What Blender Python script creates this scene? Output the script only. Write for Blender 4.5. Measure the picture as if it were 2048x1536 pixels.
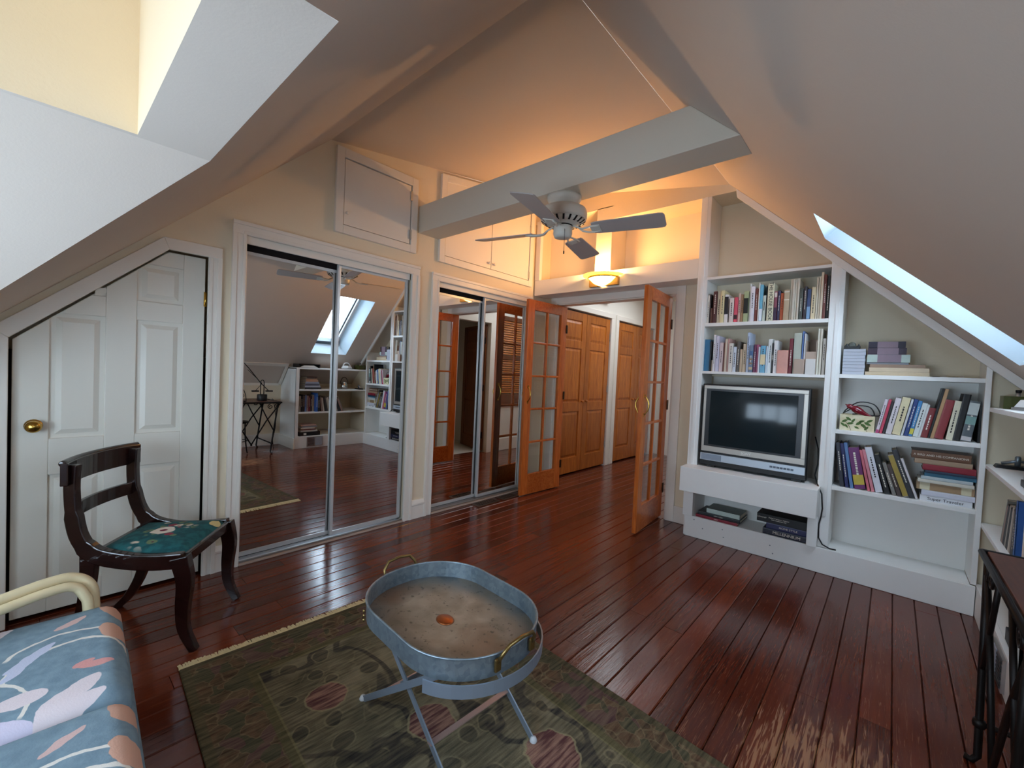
import bpy, bmesh, math, random
from mathutils import Matrix, Vector
random.seed(7)
for o in list(bpy.data.objects): bpy.data.objects.remove(o)
sc = bpy.context.scene
COL = sc.collection
# ------------------------------------------------------------------ camera
cam_d = bpy.data.cameras.new('camera'); cam = bpy.data.objects.new('camera', cam_d); COL.objects.link(cam)
cam_d.sensor_fit = 'HORIZONTAL'; cam_d.sensor_width = 36.0
cam_d.lens = 852.83 / 2048 * 36.0
cam_d.clip_start = 0.02; cam_d.clip_end = 100
YAW, PIT, ROL = 0.729173, 0.028779, 0.0455385
f0 = Vector((-math.sin(YAW), math.cos(YAW), 0)); r0 = Vector((math.cos(YAW), math.sin(YAW), 0)); u0 = Vector((0, 0, 1))
fw = f0 * math.cos(PIT) - u0 * math.sin(PIT); up = u0 * math.cos(PIT) + f0 * math.sin(PIT)
rt = r0 * math.cos(ROL) + up * math.sin(ROL); up2 = up * math.cos(ROL) - r0 * math.sin(ROL)
m = Matrix.Identity(4)
for i in range(3):
    m[i][0] = rt[i]; m[i][1] = up2[i]; m[i][2] = -fw[i]
m[2][3] = 1.30
cam.matrix_world = m
sc.camera = cam
# ------------------------------------------------------------------ sky and exposure
wd = bpy.data.worlds.new('sky'); sc.world = wd; wd.use_nodes = True
bg = wd.node_tree.nodes['Background']
bg.inputs['Color'].default_value = (0.66, 0.81, 1.0, 1); bg.inputs['Strength'].default_value = 9.3
sc.view_settings.view_transform = 'Standard'; sc.view_settings.look = 'None'
sc.view_settings.gamma = 1.0; sc.view_settings.use_curve_mapping = False
sc.view_settings.exposure = 0.82
sc.cycles.use_denoising = True
sc.cycles.max_bounces = 9; sc.cycles.diffuse_bounces = 5; sc.cycles.glossy_bounces = 5
sc.cycles.use_adaptive_sampling = True; sc.cycles.adaptive_threshold = 0.04
sc.cycles.transparent_max_bounces = 16; sc.cycles.transmission_bounces = 6
sc.cycles.sample_clamp_indirect = 6.0
sc.cycles.caustics_reflective = False; sc.cycles.caustics_refractive = False
def portal(name, loc, direction, sx, sy):
    d = bpy.data.lights.new(name, 'AREA'); d.shape = 'RECTANGLE'; d.size = sx; d.size_y = sy; d.energy = 1
    d.cycles.is_portal = True
    o = bpy.data.objects.new(name, d); COL.objects.link(o); o.location = loc
    o.rotation_euler = Vector(direction).to_track_quat('-Z', 'Y').to_euler(); return o
portal('sky_portal_dormer', (-1.15, -1.05, 1.05), (0, 1, 0), 1.75, 0.85)
portal('sky_portal_side', (.55+.1, .60, 1.374+.11), (-.681, 0, -.732), 1.25, 0.85)
portal('sky_portal_shaft', (-1.145, -0.19, 2.62), (0, 0, -1), 0.78, 0.74)
portal('sky_portal_roof', (0.055+0.17, 3.06, 1.834+0.18), (-.681, 0, -.732), 0.62, 1.25)
portal('sky_portal_hall', (-2.2, 5.4, 2.75), (0, 0, -1), 1.3, 1.9)

# ------------------------------------------------------------------ helpers
def lin(h):
    if isinstance(h, (tuple, list)): return tuple(h[:3])
    h = h.lstrip('#'); c = [int(h[i:i+2], 16) / 255 for i in (0, 2, 4)]
    return tuple(x / 12.92 if x <= .04045 else ((x + .055) / 1.055) ** 2.4 for x in c)
MATS = {}
def mat(name, color, rough=.6, metal=0., var=.0, scale=8., bump=0., bscale=60., spec=.5, stretch=None, coat=0., emit=None, estr=0.):
    if name in MATS: return MATS[name]
    M = bpy.data.materials.new(name); M.use_nodes = True; nt = M.node_tree; b = nt.nodes['Principled BSDF']
    c = lin(color)
    b.inputs['Base Color'].default_value = (*c, 1); b.inputs['Roughness'].default_value = rough; b.inputs['Metallic'].default_value = metal
    b.inputs['Specular IOR Level'].default_value = spec; b.inputs['Coat Weight'].default_value = coat
    if emit: b.inputs['Emission Color'].default_value = (*lin(emit), 1); b.inputs['Emission Strength'].default_value = estr
    if var or bump:
        tc = nt.nodes.new('ShaderNodeTexCoord'); mp = nt.nodes.new('ShaderNodeMapping')
        nt.links.new(tc.outputs['Object'], mp.inputs[0])
        if stretch: mp.inputs['Scale'].default_value = stretch
    if var:
        n = nt.nodes.new('ShaderNodeTexNoise'); n.inputs['Scale'].default_value = scale; n.inputs['Detail'].default_value = 4
        nt.links.new(mp.outputs[0], n.inputs['Vector'])
        r = nt.nodes.new('ShaderNodeMix'); r.data_type = 'RGBA'
        r.inputs['A'].default_value = (*[x * (1 - var) for x in c], 1); r.inputs['B'].default_value = (*[min(1, x * (1 + var)) for x in c], 1)
        nt.links.new(n.outputs['Fac'], r.inputs['Factor']); nt.links.new(r.outputs['Result'], b.inputs['Base Color'])
    if bump:
        n2 = nt.nodes.new('ShaderNodeTexNoise'); n2.inputs['Scale'].default_value = bscale; n2.inputs['Detail'].default_value = 3
        nt.links.new(mp.outputs[0], n2.inputs['Vector'])
        bp = nt.nodes.new('ShaderNodeBump'); bp.inputs['Strength'].default_value = bump; bp.inputs['Distance'].default_value = .004
        nt.links.new(n2.outputs['Fac'], bp.inputs['Height']); nt.links.new(bp.outputs['Normal'], b.inputs['Normal'])
    MATS[name] = M; return M
class G:
    """small node-graph helper"""
    def __init__(s, name):
        s.M = bpy.data.materials.new(name); s.M.use_nodes = True; s.nt = s.M.node_tree; s.b = s.nt.nodes['Principled BSDF']; MATS[name] = s.M
    def n(s, t, **k):
        x = s.nt.nodes.new(t)
        for a, v in k.items(): setattr(x, a, v)
        return x
    def l(s, a, b): s.nt.links.new(a, b)
    def math(s, op, a, b=None, c=None, clamp=False):
        x = s.n('ShaderNodeMath', operation=op, use_clamp=clamp)
        for i, v in enumerate((a, b, c)):
            if v is None: continue
            if isinstance(v, (int, float)): x.inputs[i].default_value = v
            else: s.l(v, x.inputs[i])
        return x.outputs[0]
    def mix(s, fac, a, b):
        x = s.n('ShaderNodeMix', data_type='RGBA')
        for k, v in (('Factor', fac), ('A', a), ('B', b)):
            if isinstance(v, (int, float)): x.inputs[k].default_value = v
            elif isinstance(v, (str, tuple)): x.inputs[k].default_value = (*lin(v), 1)
            else: s.l(v, x.inputs[k])
        return x.outputs['Result']
    def coord(s, kind='Object', scale=(1, 1, 1), rot=(0, 0, 0), loc=(0, 0, 0)):
        tc = s.n('ShaderNodeTexCoord'); mp = s.n('ShaderNodeMapping'); s.l(tc.outputs[kind], mp.inputs[0])
        mp.inputs['Scale'].default_value = scale; mp.inputs['Rotation'].default_value = rot; mp.inputs['Location'].default_value = loc
        return mp.outputs[0]
    def noise(s, v, scale, detail=3, dist=0., out='Fac'):
        x = s.n('ShaderNodeTexNoise'); x.inputs['Scale'].default_value = scale; x.inputs['Detail'].default_value = detail; x.inputs['Distortion'].default_value = dist
        if v is not None: s.l(v, x.inputs['Vector'])
        return x.outputs[out]
    def vor(s, v, scale, feature='F1', out='Distance', rnd=1.):
        x = s.n('ShaderNodeTexVoronoi', feature=feature); x.inputs['Scale'].default_value = scale; x.inputs['Randomness'].default_value = rnd
        if v is not None: s.l(v, x.inputs['Vector'])
        return x.outputs[out]
    def ramp(s, v, lo, hi):
        x = s.n('ShaderNodeMapRange'); x.inputs['From Min'].default_value = lo; x.inputs['From Max'].default_value = hi; s.l(v, x.inputs['Value']); return x.outputs[0]
    def xyz(s, v):
        x = s.n('ShaderNodeSeparateXYZ'); s.l(v, x.inputs[0]); return x.outputs
    def add(s, a, b, scale=1.):
        x = s.n('ShaderNodeVectorMath', operation='MULTIPLY_ADD'); s.l(b, x.inputs[0]); x.inputs[1].default_value = (scale,) * 3; s.l(a, x.inputs[2]); return x.outputs[0]
    def bump(s, h, strength=.3, dist=.004):
        x = s.n('ShaderNodeBump'); x.inputs['Strength'].default_value = strength; x.inputs['Distance'].default_value = dist
        s.l(h, x.inputs['Height']); s.l(x.outputs[0], s.b.inputs['Normal'])
    def base(s, c): s.l(c, s.b.inputs['Base Color'])
    def rough(s, r):
        if isinstance(r, (int, float)): s.b.inputs['Roughness'].default_value = r
        else: s.l(r, s.b.inputs['Roughness'])

class MB:
    def __init__(s): s.v = []; s.f = []; s.sm = []
    def add(s, vs, fs, smooth=False):
        k = len(s.v); s.v += [tuple(v) for v in vs]; s.f += [tuple(i + k for i in f) for f in fs]; s.sm += [smooth] * len(fs); return s
    def box(s, lo, hi, M=None):
        (a, b, c), (d, e, f) = lo, hi
        vs = [(a,b,c),(d,b,c),(d,e,c),(a,e,c),(a,b,f),(d,b,f),(d,e,f),(a,e,f)]
        if M is not None: vs = [tuple(M @ Vector(v)) for v in vs]
        return s.add(vs, [(0,3,2,1),(4,5,6,7),(0,1,5,4),(1,2,6,5),(2,3,7,6),(3,0,4,7)])
    def prism(s, poly, axis, a, b, inset=0.):
        """poly in the two other axes; extruded from a to b; inset shrinks the b end (raised field)"""
        ax = 'xyz'.index(axis); o = [i for i in range(3) if i != ax]; n = len(poly)
        def mk(p, t):
            v = [0, 0, 0]; v[o[0]] = p[0]; v[o[1]] = p[1]; v[ax] = t; return tuple(v)
        p2 = poly
        if inset: p2 = shrink(poly, inset)
        vs = [mk(p, a) for p in poly] + [mk(p, b) for p in p2]
        fs = [tuple(range(n)), tuple(range(2*n-1, n-1, -1))] + [(i, (i+1) % n + 0, n+(i+1) % n, n+i) for i in range(n)]
        return s.add(vs, fs)
    def poly(s, pts): return s.add(pts, [tuple(range(len(pts)))])
    def tube(s, path, r, n=8, closed=False, flat=None):
        P = [Vector(p) for p in path]; m = len(P); R = r if isinstance(r, (list, tuple)) else [r] * m
        vs = []; ref = None
        for i, p in enumerate(P):
            a = P[(i-1) % m] if (closed or i) else P[0]; b = P[(i+1) % m] if (closed or i < m-1) else P[-1]
            t = (b - a).normalized()
            if ref is None: ref = Vector((0, 0, 1)) if abs(t.z) < .9 else Vector((1, 0, 0))
            u = (ref - t * ref.dot(t)).normalized(); w = t.cross(u); ref = u
            for k in range(n):
                q = 2 * math.pi * k / n
                vs.append(p + u * (math.cos(q) * R[i]) + w * (math.sin(q) * R[i]))
        fs = []
        for i in range(m if closed else m - 1):
            j = (i + 1) % m
            fs += [(i*n+k, i*n+(k+1) % n, j*n+(k+1) % n, j*n+k) for k in range(n)]
        if not closed: fs += [tuple(range(n-1, -1, -1)), tuple((m-1)*n+k for k in range(n))]
        return s.add(vs, fs, n > 5)
    def ribbon(s, path, w, t, axis=(1, 0, 0)):
        """rectangular section sweep: w along axis, t across the path; w,t numbers or lists"""
        P = [Vector(p) for p in path]; A = Vector(axis).normalized(); m = len(P); vs = []
        Wd = w if isinstance(w, (list, tuple)) else [w]*m; T = t if isinstance(t, (list, tuple)) else [t]*m
        for i, p in enumerate(P):
            d = (P[min(i+1, m-1)] - P[max(i-1, 0)]).normalized(); nn = A.cross(d).normalized()
            for su, sv in ((-1,-1),(1,-1),(1,1),(-1,1)): vs.append(p + A*(su*Wd[i]/2) + nn*(sv*T[i]/2))
        fs = [(i*4+k, i*4+(k+1) % 4, i*4+4+(k+1) % 4, i*4+4+k) for i in range(m-1) for k in range(4)]
        fs += [(3,2,1,0), tuple((m-1)*4+k for k in range(4))]
        return s.add(vs, fs)
    def lathe(s, prof, c=(0, 0, 0), n=24, a0=0., a1=2*math.pi, smooth=True):
        full = abs(a1 - a0 - 2*math.pi) < 1e-6; k = n if full else n + 1; vs = []
        for (r, z) in prof:
            for i in range(k):
                q = a0 + (a1 - a0) * i / n
                vs.append((c[0] + r*math.cos(q), c[1] + r*math.sin(q), c[2] + z))
        fs = []
        for j in range(len(prof)-1):
            for i in range(n):
                i2 = (i+1) % k; fs.append((j*k+i, j*k+i2, (j+1)*k+i2, (j+1)*k+i))
        if full:
            if prof[0][0] > 1e-6: fs.append(tuple(range(k-1, -1, -1)))
            if prof[-1][0] > 1e-6: fs.append(tuple((len(prof)-1)*k+i for i in range(k)))
        return s.add(vs, fs, smooth)
    def xform(s, M): s.v = [tuple(M @ Vector(v)) for v in s.v]; return s
    def build(s, name, M, parent=None, bevel=0., seg=2, world=True):
        me = bpy.data.meshes.new(name); me.from_pydata(s.v, [], s.f)
        for p, q in zip(me.polygons, s.sm): p.use_smooth = q
        bm = bmesh.new(); bm.from_mesh(me); bmesh.ops.recalc_face_normals(bm, faces=bm.faces); bm.to_mesh(me); bm.free()
        me.materials.append(M)
        o = bpy.data.objects.new(name, me); COL.objects.link(o)
        if parent is not None:
            o.parent = parent
            if world: o.matrix_parent_inverse = WM[parent.name].inverted()
        WM[o.name] = Matrix.Identity(4) if world else (WM[parent.name] if parent else Matrix.Identity(4))
        if bevel:
            b = o.modifiers.new('bevel', 'BEVEL'); b.width = bevel; b.segments = seg; b.limit_method = 'ANGLE'; b.angle_limit = .6
        return o
WM = {}
def shrink(poly, d):
    n = len(poly); area = sum(poly[i][0]*poly[(i+1) % n][1]-poly[(i+1) % n][0]*poly[i][1] for i in range(n)); sg = 1 if area > 0 else -1
    out = []
    for i in range(n):
        p = Vector(poly[i]); a = (p - Vector(poly[i-1])).normalized(); b = (Vector(poly[(i+1) % n]) - p).normalized()
        na = Vector((-a.y, a.x))*sg; nb = Vector((-b.y, b.x))*sg
        k = 1 + na.dot(nb); out.append(tuple(p + (na + nb) * (d / max(k, .2))))
    return out
def clip(poly, a, b, c):
    """keep a*u+b*v<=c"""
    out = []
    for i in range(len(poly)):
        p, q = poly[i], poly[(i+1) % len(poly)]; dp = a*p[0]+b*p[1]-c; dq = a*q[0]+b*q[1]-c
        if dp <= 0: out.append(p)
        if (dp < 0 < dq) or (dq < 0 < dp):
            t = dp/(dp-dq); out.append((p[0]+(q[0]-p[0])*t, p[1]+(q[1]-p[1])*t))
    return out
def rect(a, b, c, d): return [(a, c), (b, c), (b, d), (a, d)]
def tag(o, label, cat, group=None, kind=None):
    o['label'] = label; o['category'] = cat
    if group: o['group'] = group
    if kind: o['kind'] = kind
    return o
def empty(name, loc, label, cat, rz=0., group=None, kind=None):
    o = bpy.data.objects.new(name, None); COL.objects.link(o); o.empty_display_size = .05
    o.location = loc; o.rotation_euler = (0, 0, rz)
    WM[o.name] = Matrix.Translation(loc) @ Matrix.Rotation(rz, 4, 'Z')
    return tag(o, label, cat, group, kind)
def bx(lo, hi): return MB().box(lo, hi)
def text_mesh(name, s, M, parent, loc, size, rot, ext=.0004, world=True, align='CENTER', sx=1.):
    cu = bpy.data.curves.new(name, 'FONT'); cu.body = s; cu.size = size; cu.extrude = ext; cu.align_x = align; cu.align_y = 'CENTER'
    ob = bpy.data.objects.new('tmp_text', cu); COL.objects.link(ob)
    dg = bpy.context.evaluated_depsgraph_get(); dg.update()
    me = bpy.data.meshes.new_from_object(ob.evaluated_get(dg)); bpy.data.objects.remove(ob); bpy.data.curves.remove(cu)
    T = Matrix.Translation(loc) @ rot @ Matrix.Diagonal((sx, 1, 1, 1))
    me.transform(T); me.name = name; me.materials.clear(); me.materials.append(M)
    o = bpy.data.objects.new(name, me); COL.objects.link(o); o.parent = parent
    if world: o.matrix_parent_inverse = WM[parent.name].inverted()
    WM[o.name] = Matrix.Identity(4)
    return o
FACE_S = Matrix.Rotation(math.pi/2, 4, 'X')          # text reading along +x on a face that looks to -y
# ------------------------------------------------------------------ materials
WALL = mat('cream wall paint', '#e6d8be', .75, var=.03, scale=3, bump=.15, bscale=120)
CEIL = mat('drywall ceiling paint', '#d3c6ba', .8, var=.03, scale=2, bump=.08, bscale=160)
SHAFT = mat('pale yellow plaster', '#f8e6c8', .8, bump=.15, bscale=120)
TRIM = mat('white trim paint', '#ece6dc', .38, var=.02, scale=5)
DOORW = mat('white door paint', '#e6e2d6', .42, var=.02, scale=4)
SHELF = mat('white shelf paint', '#efeeea', .45, var=.03, scale=6)
DARK = mat('dark recess', '#15100e', .9)
BRASS = mat('polished brass', '#c9a14e', .22, 1.)
MFRAME = mat('pale anodised frame', '#d6d7d6', .3, .35)
STEEL = mat('brushed aluminium', '#c9cbcd', .3, 1.)
IRON = mat('black wrought iron', '#1a1513', .45, .6, var=.3, scale=40)
BLACKP = mat('black plastic', '#121214', .4)
MIRROR = mat('mirror glass', (.86, .87, .86), .0, 1.)
g = G('clear pane glass'); nt = g.nt; nt.nodes.remove(g.b)
tr = g.n('ShaderNodeBsdfTransparent'); tr.inputs[0].default_value = (.95, .97, .97, 1); gl = g.n('ShaderNodeBsdfGlossy'); gl.inputs['Roughness'].default_value = .02
fr = g.n('ShaderNodeFresnel'); ge = g.n('ShaderNodeNewGeometry'); g.l(g.math('MULTIPLY_ADD', ge.outputs['Backfacing'], 1/1.45-1.45, 1.45), fr.inputs[0]); ms = g.n('ShaderNodeMixShader')
g.l(fr.outputs[0], ms.inputs[0]); g.l(tr.outputs[0], ms.inputs[1]); g.l(gl.outputs[0], ms.inputs[2]); g.l(ms.outputs[0], nt.nodes['Material Output'].inputs[0])
GLASS = g.M
def tinted(name, col):
    M = GLASS.copy(); M.name = name
    for n in M.node_tree.nodes:
        if n.type == 'BSDF_TRANSPARENT': n.inputs[0].default_value = (*col, 1)
    return M
SIDEG = tinted('dimming side pane', (.42, .43, .44)); HALLG = tinted('dimming hall pane', (.62, .58, .54))  # made-up tints that cut the daylight from the two added roof windows
SHAFTG = tinted('dimming shaft pane', (.30, .28, .25))  # tint put in to hold back the daylight in the shaft
def wood(name, a, b, axis='z', rough=.32, sc_=1., coat=.0):
    g = G(name); s = {'x': (1.2, 14, 14), 'y': (14, 1.2, 14), 'z': (14, 14, 1.2)}[axis]
    v = g.coord('Object', tuple(k*sc_ for k in s)); n = g.noise(v, 2.2, 5, 1.2); n2 = g.noise(v, 9., 2)
    oi = g.n('ShaderNodeObjectInfo'); f = g.math('ADD', g.math('MULTIPLY', n, .75), g.math('MULTIPLY', n2, .35))
    c = g.mix(g.ramp(f, .35, .8), a, b); hs = g.n('ShaderNodeHueSaturation'); g.l(c, hs.inputs['Color'])
    g.l(g.math('MULTIPLY_ADD', oi.outputs['Random'], .3, .85), hs.inputs['Value'])
    g.base(hs.outputs[0]); g.rough(rough); g.b.inputs['Coat Weight'].default_value = coat; g.bump(n2, .08, .002)
    return g.M
FIR = wood('varnished fir', '#ad4c14', '#dc7c34', 'z', .26, coat=.3)
FIRH = wood('varnished fir rail', '#ad4c14', '#dc7c34', 'y', .26, coat=.3)
OAK = wood('honey oak door', '#96490f', '#c97a2e', 'z', .36)
DKOAK = wood('dark oak door', '#5a2f14', '#7d4520', 'z', .36)
MAHOG = wood('dark mahogany', '#120706', '#280f0c', 'y', .24, coat=.4)
TABLEW = wood('brown table top', '#5a3020', '#7c4730', 'y', .4)
# floor boards
g = G('red stained floor boards')
v = g.coord('Object', (16, 1.0, 1)); n = g.noise(v, 2., 6, 1.5); n2 = g.noise(v, 8., 3)
oi = g.n('ShaderNodeObjectInfo'); f = g.math('MULTIPLY_ADD', oi.outputs['Random'], .45, g.math('MULTIPLY', n, .6))
c = g.mix(g.ramp(f, .15, .85), '#36140c', '#7c361c')
big = g.noise(g.coord('Object', (1, 1, 1)), 1.3, 3); c = g.mix(g.ramp(big, .45, .75), c, '#552011')
pos = g.xyz(g.coord('Object'))
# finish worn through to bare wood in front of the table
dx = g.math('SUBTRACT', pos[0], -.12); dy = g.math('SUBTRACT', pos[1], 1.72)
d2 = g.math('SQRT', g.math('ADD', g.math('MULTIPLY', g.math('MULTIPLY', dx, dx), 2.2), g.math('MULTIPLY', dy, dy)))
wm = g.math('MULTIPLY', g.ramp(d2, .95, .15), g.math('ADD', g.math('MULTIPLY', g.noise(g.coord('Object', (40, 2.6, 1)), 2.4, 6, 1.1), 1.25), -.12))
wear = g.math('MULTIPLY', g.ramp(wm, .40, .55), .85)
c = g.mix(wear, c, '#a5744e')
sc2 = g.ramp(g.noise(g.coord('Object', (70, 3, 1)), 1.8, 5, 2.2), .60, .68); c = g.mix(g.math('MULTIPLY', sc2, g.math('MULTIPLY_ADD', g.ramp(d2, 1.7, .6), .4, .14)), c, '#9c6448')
g.base(c); g.rough(g.math('ADD', g.math('MULTIPLY_ADD', n2, .14, .10), g.math('MULTIPLY', wear, .3)))
g.b.inputs['Coat Weight'].default_value = .12; g.b.inputs['Coat Roughness'].default_value = .12
g.bump(g.math('ADD', n2, g.math('MULTIPLY', g.noise(g.coord('Object', (14, 1.6, 1)), 1.2, 1), 2.5)), .22, .0035)
FLOOR = g.M
# ------------------------------------------------------------------ floor
FX0, FX1, FY0, FY1 = -3.34, 1.0, -.95, 7.2
fl = bx((FX0, FY0, -.06), (FX1, FY1, -.019)).build('floor', DARK)
tag(fl, 'red-brown stained board floor of the attic room and hall', 'floor', kind='structure')
k = 0; x = .065 - 34*.1
while x < FX1 - .01:
    xa, xb = max(x, FX0), min(x + .1, FX1)
    y = FY0; first = True
    while y < FY1:
        L = random.uniform(1.6, 3.6) if not first else random.uniform(.6, 3.2); first = False
        y2 = min(y + L, FY1)
        if FY1 - y2 < .5: y2 = FY1
        if not (xa > -1.25 and y > 4.1):
            ye = y2 if xa < -1.3 else min(y2, 4.1)
            dz = random.uniform(-.0012, 0)
            e = .0035
            MB().prism([(xa+.0012, -.019), (xb-.0012, -.019), (xb-.0012, dz-e), (xb-.0012-e, dz), (xa+.0012+e, dz), (xa+.0012, dz-e)], 'y', y+.001, ye-.001).build('plank', FLOOR, fl)
        y = y2
    x += .1
# ------------------------------------------------------------------ ceiling: two 43 degree roof slopes, a shallow upper ceiling and the dormer
def zL(y): return 1.5594 + .955*y
def zR(x): return 1.885 - .93*x
def zA(y): return 2.863 + .158*(y - 1.365)
def zB(x): return 2.863 + .18*(-1.052 - x)
def zD2(x): return 1.885 + .68*(x + 1.55)
def zD3(x): return 1.885 - .8*(x + .74)
ce = empty('ceiling', (0, 1.4, 2.86), 'painted drywall attic ceiling with two steep slopes and shallow upper part', 'ceiling', kind='structure')
XW = -3.02
MB().poly([(x, y, zL(y)) for x, y in ((XW,1.376),(-1.052,1.376),(1.01,-.632),(1.0,-.95),(.80,-.95),(-.74,.341),(-1.55,.341),(XW,-.706))]).build('sloped_ceiling', CEIL, ce)
# right slope around the skylight opening
SX0, SX1, SY0, SY1 = -.372, .47, 2.80, 3.325
def pr(x, y): return (x, y, zR(x))
MB().poly([pr(-1.064,1.365), pr(-1.064,1.350), pr(.25,.080), pr(.25,SY0), pr(-1.064,SY0)]).poly([pr(.25,.080), pr(.85,-.50), pr(.85,.097), pr(.25,.097)]).poly([pr(.85,-.50), pr(1.0,-.65), pr(1.0,SY0), pr(.85,SY0)]).poly([pr(.25,1.2), pr(.85,1.2), pr(.85,SY0), pr(.25,SY0)]).poly([pr(-1.064,SY1), pr(1.0,SY1), pr(1.0,3.95), pr(-1.064,3.95)]) \
    .poly([pr(-1.064,SY0), pr(SX0,SY0), pr(SX0,SY1), pr(-1.064,SY1)]).poly([pr(SX1,SY0), pr(1.0,SY0), pr(1.0,SY1), pr(SX1,SY1)]).build('sloped_ceiling', CEIL, ce)
MB().add([(XW,1.365,2.863),(-1.052,1.365,2.863),(XW,3.607,zA(3.607)),(-1.052,3.95,2.863),(XW,3.95,zB(XW))], [(0,1,2),(1,3,4,2)], True).build('upper_ceiling', CEIL, ce)
# dormer: flared sides, flat soffit, square shaft up to a roof window
MB().poly([(x, y, zD2(x)) for x, y in ((-1.55,.341),(XW,-.706),(XW,-.95),(-1.55,-.95))]).build('dormer_slope', CEIL, ce)
MB().poly([(x, y, zD3(x)) for x, y in ((-.74,.341),(.80,-.95),(-.74,-.95))]).build('dormer_slope', CEIL, ce)
HX0, HX1, HY0, HY1, HZ = -1.533, -.755, -.56, .176, 1.885
MB().poly([(-1.55,HY1,HZ),(-.74,HY1,HZ),(-.74,.341,HZ),(-1.55,.341,HZ)]).poly([(-1.55,-.95,HZ),(-.74,-.95,HZ),(-.74,HY0,HZ),(-1.55,HY0,HZ)]) \
    .poly([(-1.55,HY0,HZ),(HX0,HY0,HZ),(HX0,HY1,HZ),(-1.55,HY1,HZ)]).poly([(HX1,HY0,HZ),(-.74,HY0,HZ),(-.74,HY1,HZ),(HX1,HY1,HZ)]).build('dormer_soffit', CEIL, ce)
SH = MB()
for a, b in (((HX0,HY0),(HX0,HY1)),((HX0,HY1),(HX1,HY1)),((HX1,HY1),(HX1,HY0)),((HX1,HY0),(HX0,HY0))):
    SH.poly([(*a,HZ),(*b,HZ),(*b,2.60),(*a,2.60)])
SH.build('skylight_shaft', SHAFT, ce)
WFR = mat('white window frame', '#dfe4e6', .4); GFR = mat('grey window frame', '#4d565c', .35)
w = empty('window_1', (-1.144, -.19, 2.6), 'roof window at the top of the tall pale skylight shaft', 'skylight', kind='structure')
MB().box((HX0,HY0,2.60),(HX0+.05,HY1,2.64)).box((HX1-.05,HY0,2.60),(HX1,HY1,2.64)).box((HX0+.05,HY0,2.60),(HX1-.05,HY0+.05,2.64)).box((HX0+.05,HY1-.05,2.60),(HX1-.05,HY1,2.64)).build('window_frame', WFR, w)
bx((HX0+.05,HY0+.05,2.615),(HX1-.05,HY1-.05,2.621)).build('pane', SHAFTG, w)
# skylight in the right slope
NR = Vector((.681, 0, .732)); DR = Vector((.732, 0, -.681))
def sk(x, y, d): p = Vector(pr(x, y)) + NR*d; return tuple(p)
w = empty('window_2', pr(.05, 3.06), 'bright tilted skylight in the sloped ceiling beside the bookcase', 'skylight', kind='structure')
REV = mat('skylight reveal paint', '#ccdae2', .6)
D_ = .24; ix0, ix1, iy0, iy1 = SX0+.03, SX1-.05, SY0+.03, SY1-.10
ring0 = [(SX0,SY0),(SX1,SY0),(SX1,SY1),(SX0,SY1)]; ring1 = [(ix0,iy0),(ix1,iy0),(ix1,iy1),(ix0,iy1)]
R_ = MB()
for i in range(4):
    j = (i+1) % 4; R_.poly([sk(*ring0[i],0), sk(*ring0[j],0), sk(*ring1[j],D_), sk(*ring1[i],D_)])
R_.build('reveal', REV, w)
def frame_bar(a, b, wx, wy, M, d0=.2, d1=.26):
    (x0, y0), (x1, y1) = a, b; m = MB()
    lo = (min(x0,x1)-wx, min(y0,y1)-wy); hi = (max(x0,x1)+wx, max(y0,y1)+wy)
    vs = [sk(lo[0],lo[1],d0),sk(hi[0],lo[1],d0),sk(hi[0],hi[1],d0),sk(lo[0],hi[1],d0),sk(lo[0],lo[1],d1),sk(hi[0],lo[1],d1),sk(hi[0],hi[1],d1),sk(lo[0],hi[1],d1)]
    return m.add(vs, [(0,3,2,1),(4,5,6,7),(0,1,5,4),(1,2,6,5),(2,3,7,6),(3,0,4,7)])
frame_bar((ix0,iy0),(ix1,iy0),0,.02,WFR).build('frame_side', WFR, w); frame_bar((ix0,iy1),(ix1,iy1),0,.02,WFR).build('frame_side', WFR, w)
frame_bar((ix0,iy0),(ix0,iy1),.02,0,WFR).build('frame_head', WFR, w); frame_bar((ix1,iy0),(ix1,iy1),.03,0,GFR,.17,.25).build('sash_bar', GFR, w)
frame_bar((ix0+.03,iy1-.06),(ix1-.03,iy1-.06),0,.012,GFR,.19,.25).build('sash_side', GFR, w)
MB().poly([sk(ix0,iy0,.235),sk(ix1,iy0,.235),sk(ix1,iy1,.235),sk(ix0,iy1,.235)]).build('pane', GLASS, w)
w = empty('added_window_5', pr(.55, .65), 'roof window added out of view beside the sofa to light the room', 'skylight', kind='structure')  # unseen roof window, added to bring more daylight into the room
MB().box((.25,.09,.0),(.251,.091,.001)) if False else None
ring = [(.25,.097),(.85,.097),(.85,1.2),(.25,1.2)]; ringi = [(.29,.14),(.81,.14),(.81,1.16),(.29,1.16)]; F_ = MB()
for i in range(4):
    j = (i+1) % 4; F_.poly([sk(*ring[i],0), sk(*ring[j],0), sk(*ring[j],.12), sk(*ring[i],.12)]); F_.poly([sk(*ring[i],.06), sk(*ring[j],.06), sk(*ringi[j],.06), sk(*ringi[i],.06)])
F_.build('window_frame', WFR, w); MB().poly([sk(*p,.07) for p in ringi]).build('pane', SIDEG, w)
# boxed beam
bm_ = MB().prism([(XW,2.42),(XW,2.64),((1.885-2.64)/.93,2.64),((1.885-2.42)/.93,2.42)], 'y', 2.12, 2.335)
BEAMP = mat('beam paint', '#d6cdbd', .6, bump=.1, bscale=120)
tag(bm_.build('ceiling_beam', BEAMP, bevel=.004), 'boxed cream beam crossing the room and carrying the fan', 'beam', kind='structure')
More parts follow.
